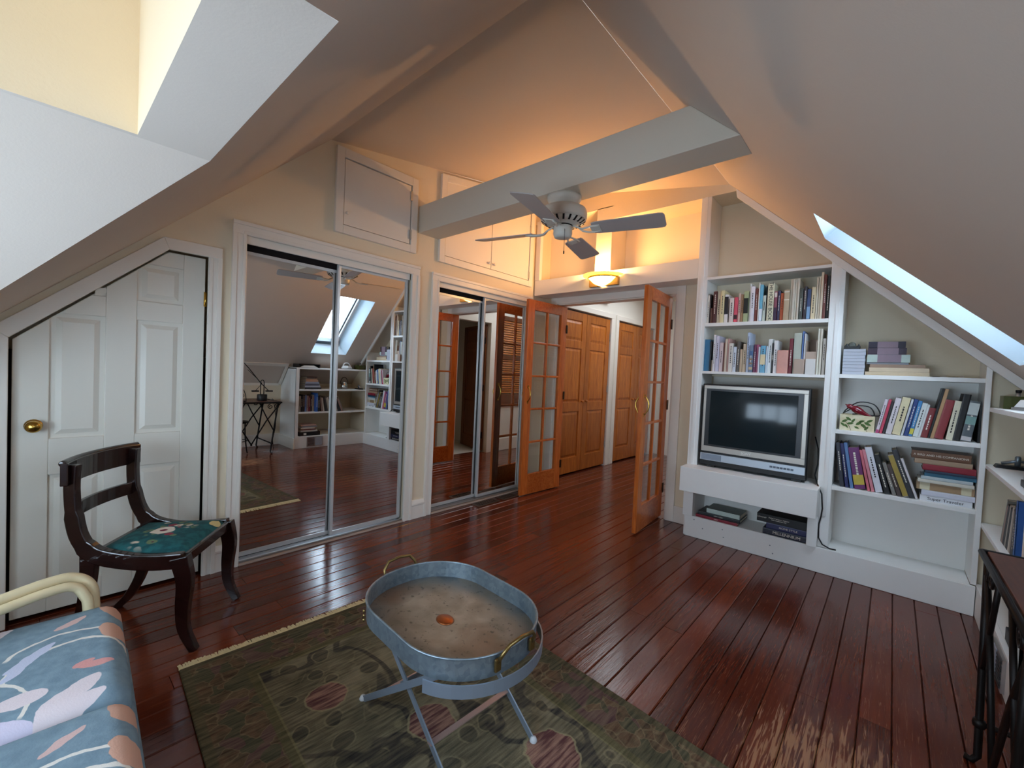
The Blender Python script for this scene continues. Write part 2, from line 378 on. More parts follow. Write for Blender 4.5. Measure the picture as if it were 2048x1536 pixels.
# ------------------------------------------------------------------ mirror wall
wl = MB()
def zc(y): return zL(y) if y < 1.365 else zA(y)
wl.prism([(-.95,0),(-.105,0),(-.105,zc(-.105)),(-.706,zL(-.706)),(-.95,.885)], 'x', -3.20, XW)
wl.prism([(-.105,1.352),(.485,1.905),(.69,1.905),(.69,zc(.69)),(-.105,zc(-.105))], 'x', -3.20, XW)
wl.prism(rect(.69,.85,0,1.0)[:2]+[(.85,zc(.85)),(.69,zc(.69))], 'x', -3.20, XW)
wl.prism([(.85,2.075),(2.08,2.075),(2.08,zc(2.08)),(1.365,2.863),(.85,zc(.85))], 'x', -3.20, XW)
wl.prism([(2.08,0),(2.35,0),(2.35,zc(2.35)),(2.08,zc(2.08))], 'x', -3.20, XW)
wl.prism([(2.35,2.075),(3.61,2.075),(3.61,zc(3.607)),(2.35,zc(2.35))], 'x', -3.20, XW)
wl.prism([(3.61,0),(3.95,0),(3.95,3.22),(3.61,3.217)], 'x', -3.20, XW)
wl.box((-3.30,-.95,0),(-3.20,3.95,3.25))
tag(wl.build('wall_left', WALL), 'cream wall holding the mirrored closets and slanted door', 'wall', kind='structure')
CLO = mat('closet shade paint', '#241a17', .9)  # dark brown stands in for shade inside closets and door gaps
# ------------------------------------------------------------------ casing and mouldings
def casing(par, pieces, axis_x=True):
    for lo, hi in pieces: bx(lo, hi).build('casing_board', TRIM, par, bevel=.004)
def casing_side(par, y0, y1, z0, z1, outer):
    """two-step vertical casing on the mirror wall; outer = +1 outer edge at y1, -1 at y0"""
    a, b = (y0, y1)
    m = MB().box((XW, y0, z0), (-3.004, y1, z1))
    if outer > 0: m.box((-3.004, y1-.024, z0), (-2.996, y1, z1)); m.box((-3.004, y0+.004, z0), (-3.000, y0+.022, z1))
    else: m.box((-3.004, y0, z0), (-2.996, y0+.024, z1)); m.box((-3.004, y1-.022, z0), (-3.000, y1-.004, z1))
    m.build('casing_board', TRIM, par, bevel=.003)
def casing_head(par, y0, y1, z0, z1):
    MB().box((XW, y0, z0), (-3.004, y1, z1)).box((-3.004, y0, z1-.022), (-2.996, y1, z1)).box((-3.004, y0+.06, z0+.004), (-3.000, y1-.06, z0+.02)).build('casing_board', TRIM, par, bevel=.003)
t1 = empty('trim_1', (-3.0, 1.46, 0), 'white moulded casing around the wide mirrored closet nearest the slanted door', 'trim', kind='structure')
casing_side(t1, .785, .862, 0, 2.066, -1); casing_side(t1, 2.066, 2.145, 0, 2.066, 1); casing_head(t1, .785, 2.145, 2.066, 2.142)
t2 = empty('trim_2', (-3.0, 2.95, 0), 'white moulded casing around the mirrored closet beside the glazed doors', 'trim', kind='structure')
casing_side(t2, 2.275, 2.357, 0, 2.062, -1); casing_side(t2, 3.60, 3.645, 0, 2.062, 1); casing_head(t2, 2.275, 3.645, 2.062, 2.13)
t3 = empty('trim_3', (-3.0, .3, 0), 'white casing following the clipped top of the slanted closet door', 'trim', kind='structure')
casing_side(t3, .668, .735, 0, 1.888, 1)
MB().prism([(.487,1.886),(.668,1.886),(.735,1.886),(.735,1.95),(.462,1.95)], 'x', XW, -2.998).build('casing_board', TRIM, t3, bevel=.003)
MB().prism([(-.083,1.352),(.487,1.886),(.462,1.95),(-.135,1.395)], 'x', XW, -2.998).build('casing_board', TRIM, t3, bevel=.003)
MB().prism([(-.083,0),(-.083,1.352),(-.135,1.395),(-.135,0)], 'x', XW, -2.998).build('casing_board', TRIM, t3, bevel=.003)
def base_x(par, y0, y1):
    MB().box((XW,y0,0),(-3.002,y1,.135)).prism([(-3.002,.112),(-2.996,.118),(-2.996,.13),(-3.008,.16),(XW,.16),(XW,.112)], 'y', y0, y1).build('skirting_board', TRIM, par)
b1 = empty('baseboard_left', (-3.0, 2.2, 0), 'short white baseboard between the two mirrored closets', 'baseboard', kind='structure')
base_x(b1, 2.145, 2.275)
b1b = empty('baseboard_left_short', (-3.0, .76, 0), 'sliver of white baseboard between slanted door and mirrored closet', 'baseboard', kind='structure'); base_x(b1b, .735, .785)
# ------------------------------------------------------------------ mirrored sliding doors
def mirror_door(y0, y1, x, z1, label):
    t = empty('mirror_sliding_door', (x, (y0+y1)/2, 0), label, 'mirror door', group='mirrored sliding closet doors')
    sw = .022
    bx((x-.008, y0+sw, .055), (x, y1-sw, z1-.02)).build('mirror', MIRROR, t)
    for a, b in ((y0, y0+sw), (y1-sw, y1)): MB().box((x-.018, a, .028), (x+.008, b, z1)).build('stile', MFRAME, t, bevel=.003)
    bx((x-.018, y0+sw, .028), (x+.006, y1-sw, .055)).build('bottom_rail', MFRAME, t); bx((x-.018, y0+sw, z1-.02), (x+.004, y1-sw, z1)).build('top_rail', MFRAME, t)
    return t
mirror_door(.864, 1.492, -3.088, 1.985, 'rear sliding mirror panel next to the slanted door, showing desk and lamp')
mirror_door(1.462, 2.064, -3.056, 2.022, 'front sliding mirror panel showing the tilted skylight and television')
mirror_door(2.360, 2.985, -3.088, 1.985, 'rear sliding mirror panel of the far closet, showing the lit wall lamp')
mirror_door(2.950, 3.598, -3.056, 2.022, 'front sliding mirror panel partly hidden behind the open glazed door')
for i, (a, b) in enumerate(((.862, 2.066), (2.357, 3.60))):
    t = empty('closet_track', (-3.06, (a+b)/2, 0), ['aluminium sliding track under the wide mirrored closet', 'aluminium sliding track under the mirrored closet by the floor registers'][i], 'track', group='closet door tracks')
    MB().box((-3.115,a,.0),(-3.024,b,.010)).box((-3.032,a,.010),(-3.024,b,.022)).box((-3.076,a,.010),(-3.070,b,.026)).build('floor_track', STEEL, t)
    bx((-3.021,a,0),(-2.998,b,.012)).build('threshold_strip', mat('tan threshold', '#b7a496', .5), t, bevel=.002)
    MB().box((-3.044,a,2.018),(-3.030,b,2.07)).build('fascia', TRIM, t, bevel=.003)
    MB().box((-3.115,a,2.035),(-3.044,b,2.07)).box((-3.115,a,1.99),(-3.112,b,2.035)).build('head_track', CLO, t)  # dark colour paints the shade behind the fascia
MB().box((-3.199,.85,0),(-3.118,2.08,2.075)).box((-3.199,2.35,0),(-3.118,3.61,2.075)).box((-3.199,-.1,0),(-3.115,.69,1.3)).build('closet_shade', CLO, bpy.data.objects['wall_left'])  # solid dark blocks stand in for the shade behind doors and mirrors
# ------------------------------------------------------------------ slanted six-panel door
dr = empty('door_1', (-3.06, .29, 0), 'white panelled closet door with top corner cut to the roof slope', 'door', kind='structure')
def cl(p):
    p = clip(p, -.9469, 1, 1.341+.078*.9469); return clip(p, 0, 1, 1.879)
XF = -3.045
yl, yr, zb = -.073, .662, .018
MB().prism(cl(rect(yl, yr, zb, 2.0)), 'x', -3.085, XF-.012).build('door_core', DOORW, dr)
for a, b in ((yl,.045),(.241,.361),(.56,yr)):
    p = cl(rect(a, b, zb, 2.0)); MB().prism(p, 'x', XF-.012, XF).build('stile', DOORW, dr, bevel=.003)
for a, b in ((.045,.241),(.361,.56)):
    for z0, z1 in ((zb,.135),(.694,.872),(1.487,1.592),(1.795,1.9)):
        p = cl(rect(a, b, z0, z1))
        if len(p) > 2: MB().prism(p, 'x', XF-.012, XF).build('rail', DOORW, dr, bevel=.003)
    for z0, z1 in ((.135,.694),(.872,1.487),(1.592,1.795)):
        p = cl(rect(a+.02, b-.02, z0+.02, z1-.02))
        if len(p) > 2: MB().prism(p, 'x', XF-.012, XF-.002, inset=.022).build('panel', DOORW, dr)
kn = MB().lathe([(.0,.062),(.018,.060),(.027,.050),(.029,.040),(.022,.028),(.011,.022),(.011,.008),(.030,.006),(.032,0)], n=20)
kn.xform(Matrix.Translation((XF, -.004, .938)) @ Matrix.Rotation(math.pi/2, 4, 'Y')).build('door_knob', BRASS, dr)['label'] = 'polished brass knob'
for z in (1.60, .2): MB().box((XF-.002,.656,z),(XF+.004,.670,z+.085)).tube([(XF+.003,.664,z),(XF+.003,.664,z+.085)], .005, 8).build('hinge', BRASS, dr)
# ------------------------------------------------------------------ high wall cabinets
def knob(par, loc, M, r=.012, d=(1, 0, 0)):
    k = MB().lathe([(0,.026),(r*.7,.025),(r,.018),(r*.8,.010),(r*.4,.006),(r*.4,0)], n=14)
    k.xform(Matrix.Translation(loc) @ Vector(d).to_track_quat('Z', 'Y').to_matrix().to_4x4()).build('knob', M, par)
cb = empty('wall_cabinet', (-3.0, 1.75, 2.24), 'single-door high wall cabinet above the wide mirrored closet', 'cabinet', group='high wall cabinets')
y0, y1, z0, z1 = 1.402, 2.09, 2.238, 2.84
for lo, hi in (((XW,y0,z0),(-2.992,y0+.058,z1)), ((XW,y1-.058,z0),(-2.992,y1,z1)), ((XW,y0+.058,z0),(-2.992,y1-.058,z0+.06)), ((XW,y0+.058,z1-.066),(-2.992,y1-.058,z1))):
    bx(lo, hi).build('frame_board', TRIM, cb, bevel=.003)
bx((XW+.001,y0+.058,z0+.06),(-3.014,y1-.058,z1-.066)).build('recess', CLO, cb)  # dark slab paints the shade around the cabinet door
d = bx((-3.013,y0+.063,z0+.065),(-2.998,y1-.066,z1-.073)).build('cabinet_door', TRIM, cb, bevel=.002)
knob(d, (-2.998, 1.482, 2.385), TRIM)
for z in (2.34, 2.65): MB().box((-2.998,y1-.072,z),(-2.989,y1-.056,z+.075)).build('hinge', STEEL, d)
cb = empty('wall_cabinet', (-3.0, 2.96, 2.23), 'two-door high wall cabinet glowing warm behind the fan', 'cabinet', group='high wall cabinets')
y0, y1, z0 = 2.33, 3.605, 2.23
zt = lambda y: zA(y) - .03
for p in (rect(y0,y0+.058,z0,1)[:2]+[(y0+.058,zt(y0+.058)),(y0,zt(y0))], rect(y1-.058,y1,z0,1)[:2]+[(y1,zt(y1)-.02),(y1-.058,zt(y1-.058))], rect(y0+.058,y1-.058,z0,z0+.06), [(y0+.058,zt(y0)-.055),(y1-.058,zt(y1)-.07),(y1-.058,zt(y1-.058)),(y0+.058,zt(y0+.058))]):
    MB().prism(p, 'x', XW, -2.992).build('frame_board', TRIM, cb, bevel=.003)
MB().prism([(y0+.058,z0+.06),(y1-.058,z0+.06),(y1-.058,zt(y1)-.07),(y0+.058,zt(y0)-.055)], 'x', XW+.001, -3.014).build('recess', CLO, cb)  # dark slab paints the shade between the two doors
ym = (y0+y1)/2
for s, (a, b) in enumerate(((y0+.063, ym-.004), (ym+.004, y1-.066))):
    zz = lambda y: zt(y0)-.06 + (y-y0)*.145
    d = MB().prism([(a,z0+.065),(b,z0+.065),(b,zz(b)),(a,zz(a))], 'x', -3.013, -2.998).build('cabinet_door', TRIM, cb, bevel=.002)
    knob(d, (-2.998, ym + (-.035, .035)[s], 2.345), TRIM, .014)
    if s == 1:
        for z in (2.31, 2.80): MB().box((-2.998,y1-.072,z),(-2.989,y1-.056,z+.075)).build('hinge', STEEL, d)
# ------------------------------------------------------------------ end wall with the doorway, header and ledge
YB = 3.90
we = MB()
we.box((XW,YB,0),(-2.86,YB+.12,2.31)).box((-1.50,YB,0),(-1.275,YB+.12,2.31)).box((-2.86,YB,2.09),(-1.50,YB+.12,2.31))
we.box((XW,3.95,2.31),(-1.18,4.02,3.24)).box((-1.30,3.93,1.36),(.43,4.02,2.95)).box((-.36,3.93,0),(.43,4.02,1.36)).box((-1.275,3.93,0),(-1.19,4.10,1.37)).box((.42,3.72,0),(1.02,4.02,1.55))
we.box((-1.275,4.12,0),(-.34,4.18,1.40)).box((-1.275,3.93,1.34),(-.34,4.15,1.385)).box((-.36,3.93,0),(-.34,4.15,1.36))
tag(we.build('wall_back', WALL), 'cream end wall with the hall doorway and bookcase alcoves', 'wall', kind='structure')
ld = MB().box((-3.0,3.66,2.145),(-1.258,YB+.05,2.31))
tag(ld.build('lintel', TRIM, bevel=.004), 'boxed white ledge over the glazed doors, below the lit alcove', 'lintel', kind='structure')
hd = MB().prism([(XW,2.92),(-2.08,2.92),(-2.08,2.80),(-.985,2.80),(-1.052,2.863),(XW,3.216)], 'y', 3.66, 3.69).prism([(XW,2.92),(-2.08,2.92),(-2.08,2.80),(-.985,2.80),(-1.052,2.85),(XW,2.99)], 'y', 3.69, 3.95)
tag(hd.build('wall_header', WALL), 'cream triangular header above the ledge alcove under the ceiling', 'wall', kind='structure')
tag(bx((-2.25,3.66,2.31),(-2.078,3.95,2.93)).build('column', WALL, bevel=.003), 'short square column rising from the ledge behind the wall lamp', 'column', kind='structure')
t4 = empty('trim_4', (-2.95, 3.67, 2.31), 'narrow vertical board closing the alcove beside the two-door cabinet', 'trim', kind='structure')
bx((-3.0,3.655,2.31),(-2.94,3.70,2.95)).build('casing_board', TRIM, t4, bevel=.003)
t5 = empty('trim_5', (-2.17, YB, 0), 'white casing of the double glazed doorway to the hall', 'trim', kind='structure')
for lo, hi in (((-2.93,YB-.018,0),(-2.85,YB,2.145)),((-1.51,YB-.018,0),(-1.43,YB,2.145)),((-2.85,YB-.018,2.075),(-1.51,YB,2.145)),((-2.86,YB,0),(-2.835,YB+.12,2.075)),((-1.525,YB,0),(-1.50,YB+.12,2.075)),((-2.835,YB,2.065),(-1.525,YB+.12,2.09))):
    bx(lo, hi).build('casing_board', TRIM, t5, bevel=.003)
b2 = empty('baseboard_back', (-1.36, 3.89, 0), 'white baseboard between the hall doorway and the television bench', 'baseboard', kind='structure')
bx((-1.43,YB-.016,0),(-1.26,YB,.15)).build('skirting_board', TRIM, b2, bevel=.004)
# ------------------------------------------------------------------ other walls
wr = MB().box((1.0,-.95,0),(1.06,3.72,.96)); tag(wr.build('wall_right', WALL), 'low cream knee wall under the roof slope behind the desk', 'wall', kind='structure')
t6 = empty('trim_6', (.98, 1.8, .95), 'white battens framing the foot of the roof slope behind the desk', 'trim', kind='structure')
bx((.985,-.6,.92),(1.0,2.55,.955)).build('batten', TRIM, t6)
MB().prism([(.66,zR(.66)-.001),(.70,zR(.70)-.001),(.69,zR(.69)-.02),(.65,zR(.65)-.02)], 'y', .2, 2.56).build('batten', TRIM, t6)
MB().prism([(.98,.945),(.66,zR(.66)-.002),(.65,zR(.65)-.02),(.96,.935)], 'y', 2.53, 2.565).build('batten', TRIM, t6)
b3 = empty('baseboard_right', (.98, 1.5, 0), 'white baseboard along the knee wall behind the desk', 'baseboard', kind='structure')
bx((.982,-.95,0),(1.0,2.58,.17)).build('skirting_board', TRIM, b3, bevel=.004)
wb = MB()
wx0, wx1, wz0, wz1 = -2.0, -.3, .65, 1.46  # window opening enlarged to let more daylight into the room
wb.prism([(XW,0),(1.0,0),(1.0,.66),(.80,.66),(-.74,1.885),(-1.55,1.885),(XW,.885)], 'y', -1.05, -1.0) if False else None
wb.prism([(XW,0),(wx0,0),(wx0,zD2(wx0)),(XW,.885)], 'y', -1.03, -.95).prism([(wx1,0),(1.06,0),(1.06,.66),(.80,.66),(wx1,zD3(wx1))], 'y', -1.03, -.95)
wb.box((wx0,-1.03,0),(wx1,-.95,wz0)).prism([(wx0,wz1),(wx1,wz1),(wx1,zD3(wx1)),(-.74,1.9),(-1.55,1.9),(wx0,zD2(wx0))], 'y', -1.03, -.95)
tag(wb.build('wall_front', WALL), 'cream dormer wall behind the sofa with the triple window', 'wall', kind='structure')
w = empty('window_3', (-1.23, -.99, .8), 'white triple casement window behind the floral sofa', 'window', kind='structure')
for lo, hi in (((wx0,-1.02,wz0),(wx0+.05,-.96,wz1)),((wx1-.05,-1.02,wz0),(wx1,-.96,wz1)),((wx0+.05,-1.02,wz0),(wx1-.05,-.96,wz0+.05)),((wx0+.05,-1.02,wz1-.05),(wx1-.05,-.96,wz1))): bx(lo, hi).build('window_frame', TRIM, w)
pw = (wx1-wx0-.1)/3
for i in range(3):
    a = wx0+.05+i*pw
    if i: bx((a-.025,-1.02,wz0+.05),(a+.025,-.96,wz1-.05)).build('mullion', TRIM, w)
    bx((a+.01,-.993,wz0+.05),(a+pw-.01,-.989,wz1-.05)).build('pane', GLASS, w)
# ------------------------------------------------------------------ hall beyond
HX = -3.08; HR = -1.34; HYE = 7.15; HZC = 2.6
HW = mat('white hall paint', '#e9e4da', .7, bump=.1)
h1 = MB().box((HX-.2,3.95,2.13),(HX,HYE,HZC)).box((HX-.2,3.95,0),(HX,4.27,2.13)).box((HX-.2,5.53,0),(HX,5.74,2.13)).box((HX-.2,7.0,0),(HX,HYE,2.13)).box((HX-.26,3.95,0),(HX-.2,HYE,HZC))
tag(h1.build('wall_hall_left', HW), 'white hall wall holding the two oak closet openings', 'wall', kind='structure')
h2 = MB().box((HR,4.0,0),(HR+.1,4.10,HZC)).box((HR,4.78,0),(HR+.1,HYE,HZC)).box((HR,4.10,2.05),(HR+.1,4.78,HZC)).box((HR+.1,4.0,-.01),(HR+1.3,4.06,HZC)).box((HR+.1,5.2,-.01),(HR+1.3,5.26,HZC)).box((HR+1.3,4.0,0),(HR+1.36,5.26,HZC)).box((HR+.1,4.0,HZC),(HR+1.36,5.26,HZC+.05))
tag(h2.build('wall_hall_right', HW), 'white hall wall opposite the oak closets', 'wall', kind='structure')
tag(bx((HX-.26,HYE,0),(HR+.1,HYE+.06,HZC)).build('wall_hall_end', HW), 'white wall closing the far end of the hall', 'wall', kind='structure')
hc = MB().box((HX-.26,4.02,HZC),(-2.85,HYE+.06,HZC+.06)).box((-1.55,4.02,HZC),(HR+.1,HYE+.06,HZC+.06)).box((-2.85,4.02,HZC),(-1.55,4.5,HZC+.06)).box((-2.85,6.3,HZC),(-1.55,HYE+.06,HZC+.06))
tag(hc.build('ceiling_hall', HW), 'white flat hall ceiling opened for an added roof light', 'ceiling', kind='structure')
w = empty('added_window_4', (-2.2, 5.4, HZC), 'roof light added in the hall ceiling to brighten the hall', 'skylight', kind='structure')  # unseen roof light, added to light the hall
MB().box((-2.85,4.5,HZC),(-2.8,6.3,HZC+.1)).box((-1.6,4.5,HZC),(-1.55,6.3,HZC+.1)).box((-2.8,4.5,HZC),(-1.6,4.55,HZC+.1)).box((-2.8,6.25,HZC),(-1.6,6.3,HZC+.1)).build('window_frame', TRIM, w)
bx((-2.8,4.55,HZC+.04),(-1.6,6.25,HZC+.05)).build('pane', HALLG, w)
t7 = empty('trim_7', (HX, 5.0, 0), 'white casings around the oak closet doors in the hall', 'trim', kind='structure')
for lo, hi in (((HX,4.20,0),(HX+.02,4.275,2.13)),((HX,5.525,0),(HX+.02,5.60,2.13)),((HX,5.67,0),(HX+.02,5.745,2.13)),((HX,6.995,0),(HX+.02,7.07,2.13)),((HX,4.20,2.13),(HX+.02,5.60,2.20)),((HX,5.67,2.13),(HX+.02,7.07,2.20)),((HX,3.96,2.32),(HX+.05,5.40,2.36))):
    bx(lo, hi).build('casing_board', TRIM, t7, bevel=.004)
def panel_door(root, w, h, t, M, rows, MP=None):
    """local: hinge edge at x=0, leaf along +x, front face at y=-t/2"""
    sw = .085 if w < .5 else .1
    bx((sw*.5,-t/2+.010,.02),(w-sw*.5,t/2-.010,h-.02)).build('door_core', M, root, world=False)
    for a, b in ((0, sw), (w-sw, w)): bx((a,-t/2,0),(b,t/2,h)).build('stile', M, root, bevel=.003, world=False)
    zs = [0] + [v for r in rows for v in r] + [h]
    for i in range(0, len(zs), 2): bx((sw,-t/2,zs[i]),(w-sw,t/2,zs[i+1])).build('rail', M, root, bevel=.003, world=False)
    for z0, z1 in rows:
        for s in (-1, 1):
            MB().prism(rect(sw+.012,w-sw-.012,z0+.012,z1-.012), 'y', s*(t/2-.011), s*(t/2-.002), inset=.03).build('panel', MP or M, root, world=False)
def leaf_door(name, loc, rz, label, w, h, M, rows, kx=None, kz=.95, KM=None, cat='door'):
    r = empty(name, loc, label, cat, rz, group='oak closet doors in the hall' if M is OAK else None)
    panel_door(r, w, h, .032, M, rows)
    if kx is not None:
        kb = MB().lathe([(0,.035),(.012,.034),(.018,.025),(.016,.014),(.007,.008),(.007,0)], n=14)
        kb.xform(Matrix.Translation((kx,-.016,kz)) @ Matrix.Rotation(math.pi/2, 4, 'X')).build('knob', KM or M, r, world=False)
    return r
rows6 = ((.20,.80),(.92,1.62),(1.72,1.98))
# rz = +90 deg: local +x runs along +y, front (-y) faces +x
kz = .93
for j, (a, n1, n2) in enumerate(((4.283, 'oak six-panel closet door nearest the glazed doorway', 'oak closet door with steel hinges, second along the hall'), (5.755, 'third oak closet door along the hall, past the white post', 'farthest oak closet door along the hall'))):
    A_ = leaf_door('closet_door', (HX-.022, a, .02), math.pi/2, n1, .615, 2.09, OAK, rows6, .615-.045, kz)
    B_ = leaf_door('closet_door', (HX-.022, a+.622, .02), math.pi/2, n2, .615, 2.09, OAK, rows6, .045, kz)
    for z in (.25, 1.05, 1.80): bx((.600,-.024,z),(.622,-.014,z+.09)).build('hinge', STEEL, B_, world=False)
dd = leaf_door('panelled_door', (HR+.06, 4.75, .02), math.radians(16), 'dark oak panelled door standing open off the hall, seen in mirror', .66, 2.0, DKOAK, rows6)
for z in (.2, .95, 1.7): bx((-.012,-.03,z),(.012,-.012,z+.1)).build('hinge', IRON, dd, world=False)
lv = empty('louvred_shutter', (HR, 5.35, 0), 'louvred wooden shutter on the hall wall, seen in the mirror', 'shutter')
ly0, ly1, lz0, lz1 = 5.0, 5.6, .75, 2.2
for lo, hi in (((HR-.03,ly0,lz0),(HR-.002,ly0+.06,lz1)),((HR-.03,ly1-.06,lz0),(HR-.002,ly1,lz1)),((HR-.03,ly0+.06,lz0),(HR-.002,ly1-.06,lz0+.18)),((HR-.03,ly0+.06,lz1-.07),(HR-.002,ly1-.06,lz1)),((HR-.03,ly0+.06,1.5),(HR-.002,ly1-.06,1.56))):
    bx(lo, hi).build('shutter_frame', DKOAK, lv)
for k in range(32):
    z = lz0+.20 + k*.037
    if 1.47 < z < 1.57 or z > lz1-.09: continue
    MB().prism([(HR-.028,z),(HR-.022,z-.002),(HR-.004,z+.026),(HR-.010,z+.028)], 'y', ly0+.06, ly1-.06).build('slat', OAK, lv)
b4 = empty('baseboard_hall', (HR, 5.5, 0), 'white baseboard along the hall wall opposite the closets', 'baseboard', kind='structure')
bx((HR-.016,4.86,0),(HR,HYE,.2)).build('skirting_board', TRIM, b4, bevel=.004)
t8 = empty('trim_8', (HR, 4.45, 0), 'white casing of the doorway with the dark oak door', 'trim', kind='structure')
for lo, hi in (((HR-.016,4.78,0),(HR,4.86,2.12)),((HR-.016,4.03,0),(HR,4.10,2.12)),((HR-.016,4.10,2.05),(HR,4.78,2.12))): bx(lo, hi).build('casing_board', TRIM, t8)
tag(bx((HR+.1,4.06,-.02),(HR+1.3,5.2,.0)).build('floor_tile', mat('pale floor tile', '#cfcac0', .4)), 'pale tiled floor beyond the dark oak door', 'floor', kind='structure')
# ------------------------------------------------------------------ glazed double doors
def french(loc, rz, label, hinge_side):
    """local: hinge edge x=0, leaf along +x; seen face is y=-t/2 or +t/2"""
    r = empty('french_door', loc, label, 'door', rz, group='glazed ten-light double doors')
    w, h, t, sw = .645, 2.045, .036, .10
    for a, b in ((0, sw), (w-sw, w)): bx((a,-t/2,0),(b,t/2,h)).build('stile', FIR, r, bevel=.004, world=False)
    bx((sw,-t/2,0),(w-sw,t/2,.215)).build('bottom_rail', FIRH, r, bevel=.004, world=False); bx((sw,-t/2,h-.105),(w-sw,t/2,h)).build('top_rail', FIRH, r, bevel=.004, world=False)
    z0, z1 = .215, h-.105; mw = .022; n = 5; ph = (z1-z0-mw*(n-1))/n; xm = w/2
    bx((xm-mw/2,-t/2+.004,z0),(xm+mw/2,t/2-.004,z1)).build('muntin', FIR, r, bevel=.004, world=False)
    for i in range(1, n):
        z = z0 + i*(ph+mw) - mw
        for a, b in ((sw, xm-mw/2), (xm+mw/2, w-sw)): bx((a,-t/2+.004,z),(b,t/2-.004,z+mw)).build('muntin', FIRH, r, bevel=.004, world=False)
    for i in range(n):
        z = z0 + i*(ph+mw)
        for a, b in ((sw, xm-mw/2), (xm+mw/2, w-sw)): bx((a,-.002,z),(b,.002,z+ph)).build('pane', GLASS, r, world=False)
    for s in (-1, 1):
        y = s*t/2; hx = w-.045
        p = [(hx,y,.985),(hx,y+s*.010,.99)] + [(hx, y+s*(.012+.026*math.sin(math.pi*q/8)), .995+.13*q/8) for q in range(9)] + [(hx,y+s*.010,1.13),(hx,y,1.135)]
        MB().tube(p, .006, 8).lathe([(.012,0),(.012,.004),(0,.005)], (0,0,0), 10).build('pull_handle', BRASS, r, world=False) if False else MB().tube(p, .006, 8).box((hx-.010,y-.002,.965),(hx+.010,y+.002,.995)).box((hx-.010,y-.002,1.125),(hx+.010,y+.002,1.155)).build('pull_handle', BRASS, r, world=False)
    for z in (.22, 1.0, 1.75): bx((-.012,hinge_side*.012-.006,z),(.012,hinge_side*.012+.014,z+.09)).build('hinge', mat('antique hinge', '#4a3a2c', .4, .8), r, world=False)
    return r
french((-2.812, 4.015, .012), math.atan2(3.375-4.015, -2.845+2.812), 'glazed wooden door folded back toward the mirrored closet', 1)
french((-1.588, 3.945, .012), math.atan2(-.647, .055), 'glazed wooden door standing open beside the television bookcase', 1)
# ------------------------------------------------------------------ wall lamp
SCX, SCY = -2.135, 3.655
AMB = mat('frosted amber glass', '#ffd79a', .4, emit='#ffc468', estr=5.0)
RIMG = mat('amber glass brim', '#ffd890', .3, emit='#ffc040', estr=2.0)
la = empty('wall_lamp', (SCX, SCY, 2.16), 'lit half-bowl wall lamp on the ledge front over the doorway', 'lamp')
bx((SCX-.15,SCY-.03,2.162),(SCX+.165,SCY+.004,2.243)).build('back_plate', mat('tan lamp plate', '#b08a50', .4, .3), la, bevel=.004)
MB().lathe([(.006,.150),(.05,.162),(.10,.188),(.150,.235),(.146,.238),(.096,.193),(.046,.167),(.0,.156)], (SCX,SCY,2.005), 24, math.pi, 2*math.pi).build('bowl', AMB, la)
MB().lathe([(.150,.0),(.203,.012),(.205,.018),(.150,.008)], (SCX,SCY,2.246), 24, math.pi, 2*math.pi).build('brim', RIMG, la)
MB().lathe([(.152,.0),(.158,.0),(.158,.014),(.152,.014)], (SCX,SCY,2.232), 24, math.pi, 2*math.pi).build('brass_ring', BRASS, la)
ld_ = bpy.data.lights.new('lamp_bulb', 'POINT'); ld_.energy = 18; ld_.color = (1.0, .54, .22); ld_.shadow_soft_size = .03
lo_ = bpy.data.objects.new('lamp_bulb', ld_); COL.objects.link(lo_); lo_.location = (SCX, SCY-.075, 2.29)
# ------------------------------------------------------------------ ceiling fan
FC = (-1.615, 2.225)
FANW = mat('fan cream enamel', '#ddd8cc', .35); BLADE = mat('fan blade paint', '#bdb3ae', .45)
fa = empty('ceiling_fan', (FC[0], FC[1], 2.42), 'cream four-blade ceiling fan hanging under the beam', 'fan')
c3 = (FC[0], FC[1], 0)
MB().lathe([(.108,2.42),(.108,2.405),(.100,2.385),(.082,2.365),(.078,2.352)], c3, 32).build('canopy', FANW, fa)
MB().lathe([(.070,2.352),(.120,2.348),(.142,2.336),(.148,2.315),(.148,2.285),(.142,2.270)], c3, 32).build('motor_housing', FANW, fa)
MB().lathe([(.142,2.270),(.118,2.252),(.070,2.240),(.060,2.238)], c3, 32).build('motor_base', FANW, fa)
for k in range(20):
    q = 2*math.pi*k/20; R_ = Matrix.Translation((FC[0],FC[1],2.2595)) @ Matrix.Rotation(q, 4, 'Z') @ Matrix.Translation((.122,0,0)) @ Matrix.Rotation(-.55, 4, 'Y')
    MB().box((-.02,-.006,-.005),(.018,.006,.0015), R_).build('vent_slot', DARK, fa)
MB().lathe([(.058,2.238),(.060,2.232),(.060,2.185),(.052,2.165),(.030,2.160),(0,2.160)], c3, 28).build('switch_housing', FANW, fa)
MB().lathe([(.012,2.236),(.062,2.240),(.062,2.232),(.05,2.230)], c3, 28).build('dark_gap', DARK, fa)
MB().tube([(FC[0]+.045,FC[1]-.045,2.20),(FC[0]+.052,FC[1]-.052,2.195),(FC[0]+.053,FC[1]-.053,2.06)], .0016, 6).lathe([(0,0),(.004,.004),(.004,.02),(0,.024)], (FC[0]+.053,FC[1]-.053,2.04), 10).build('pull_chain', IRON, fa)
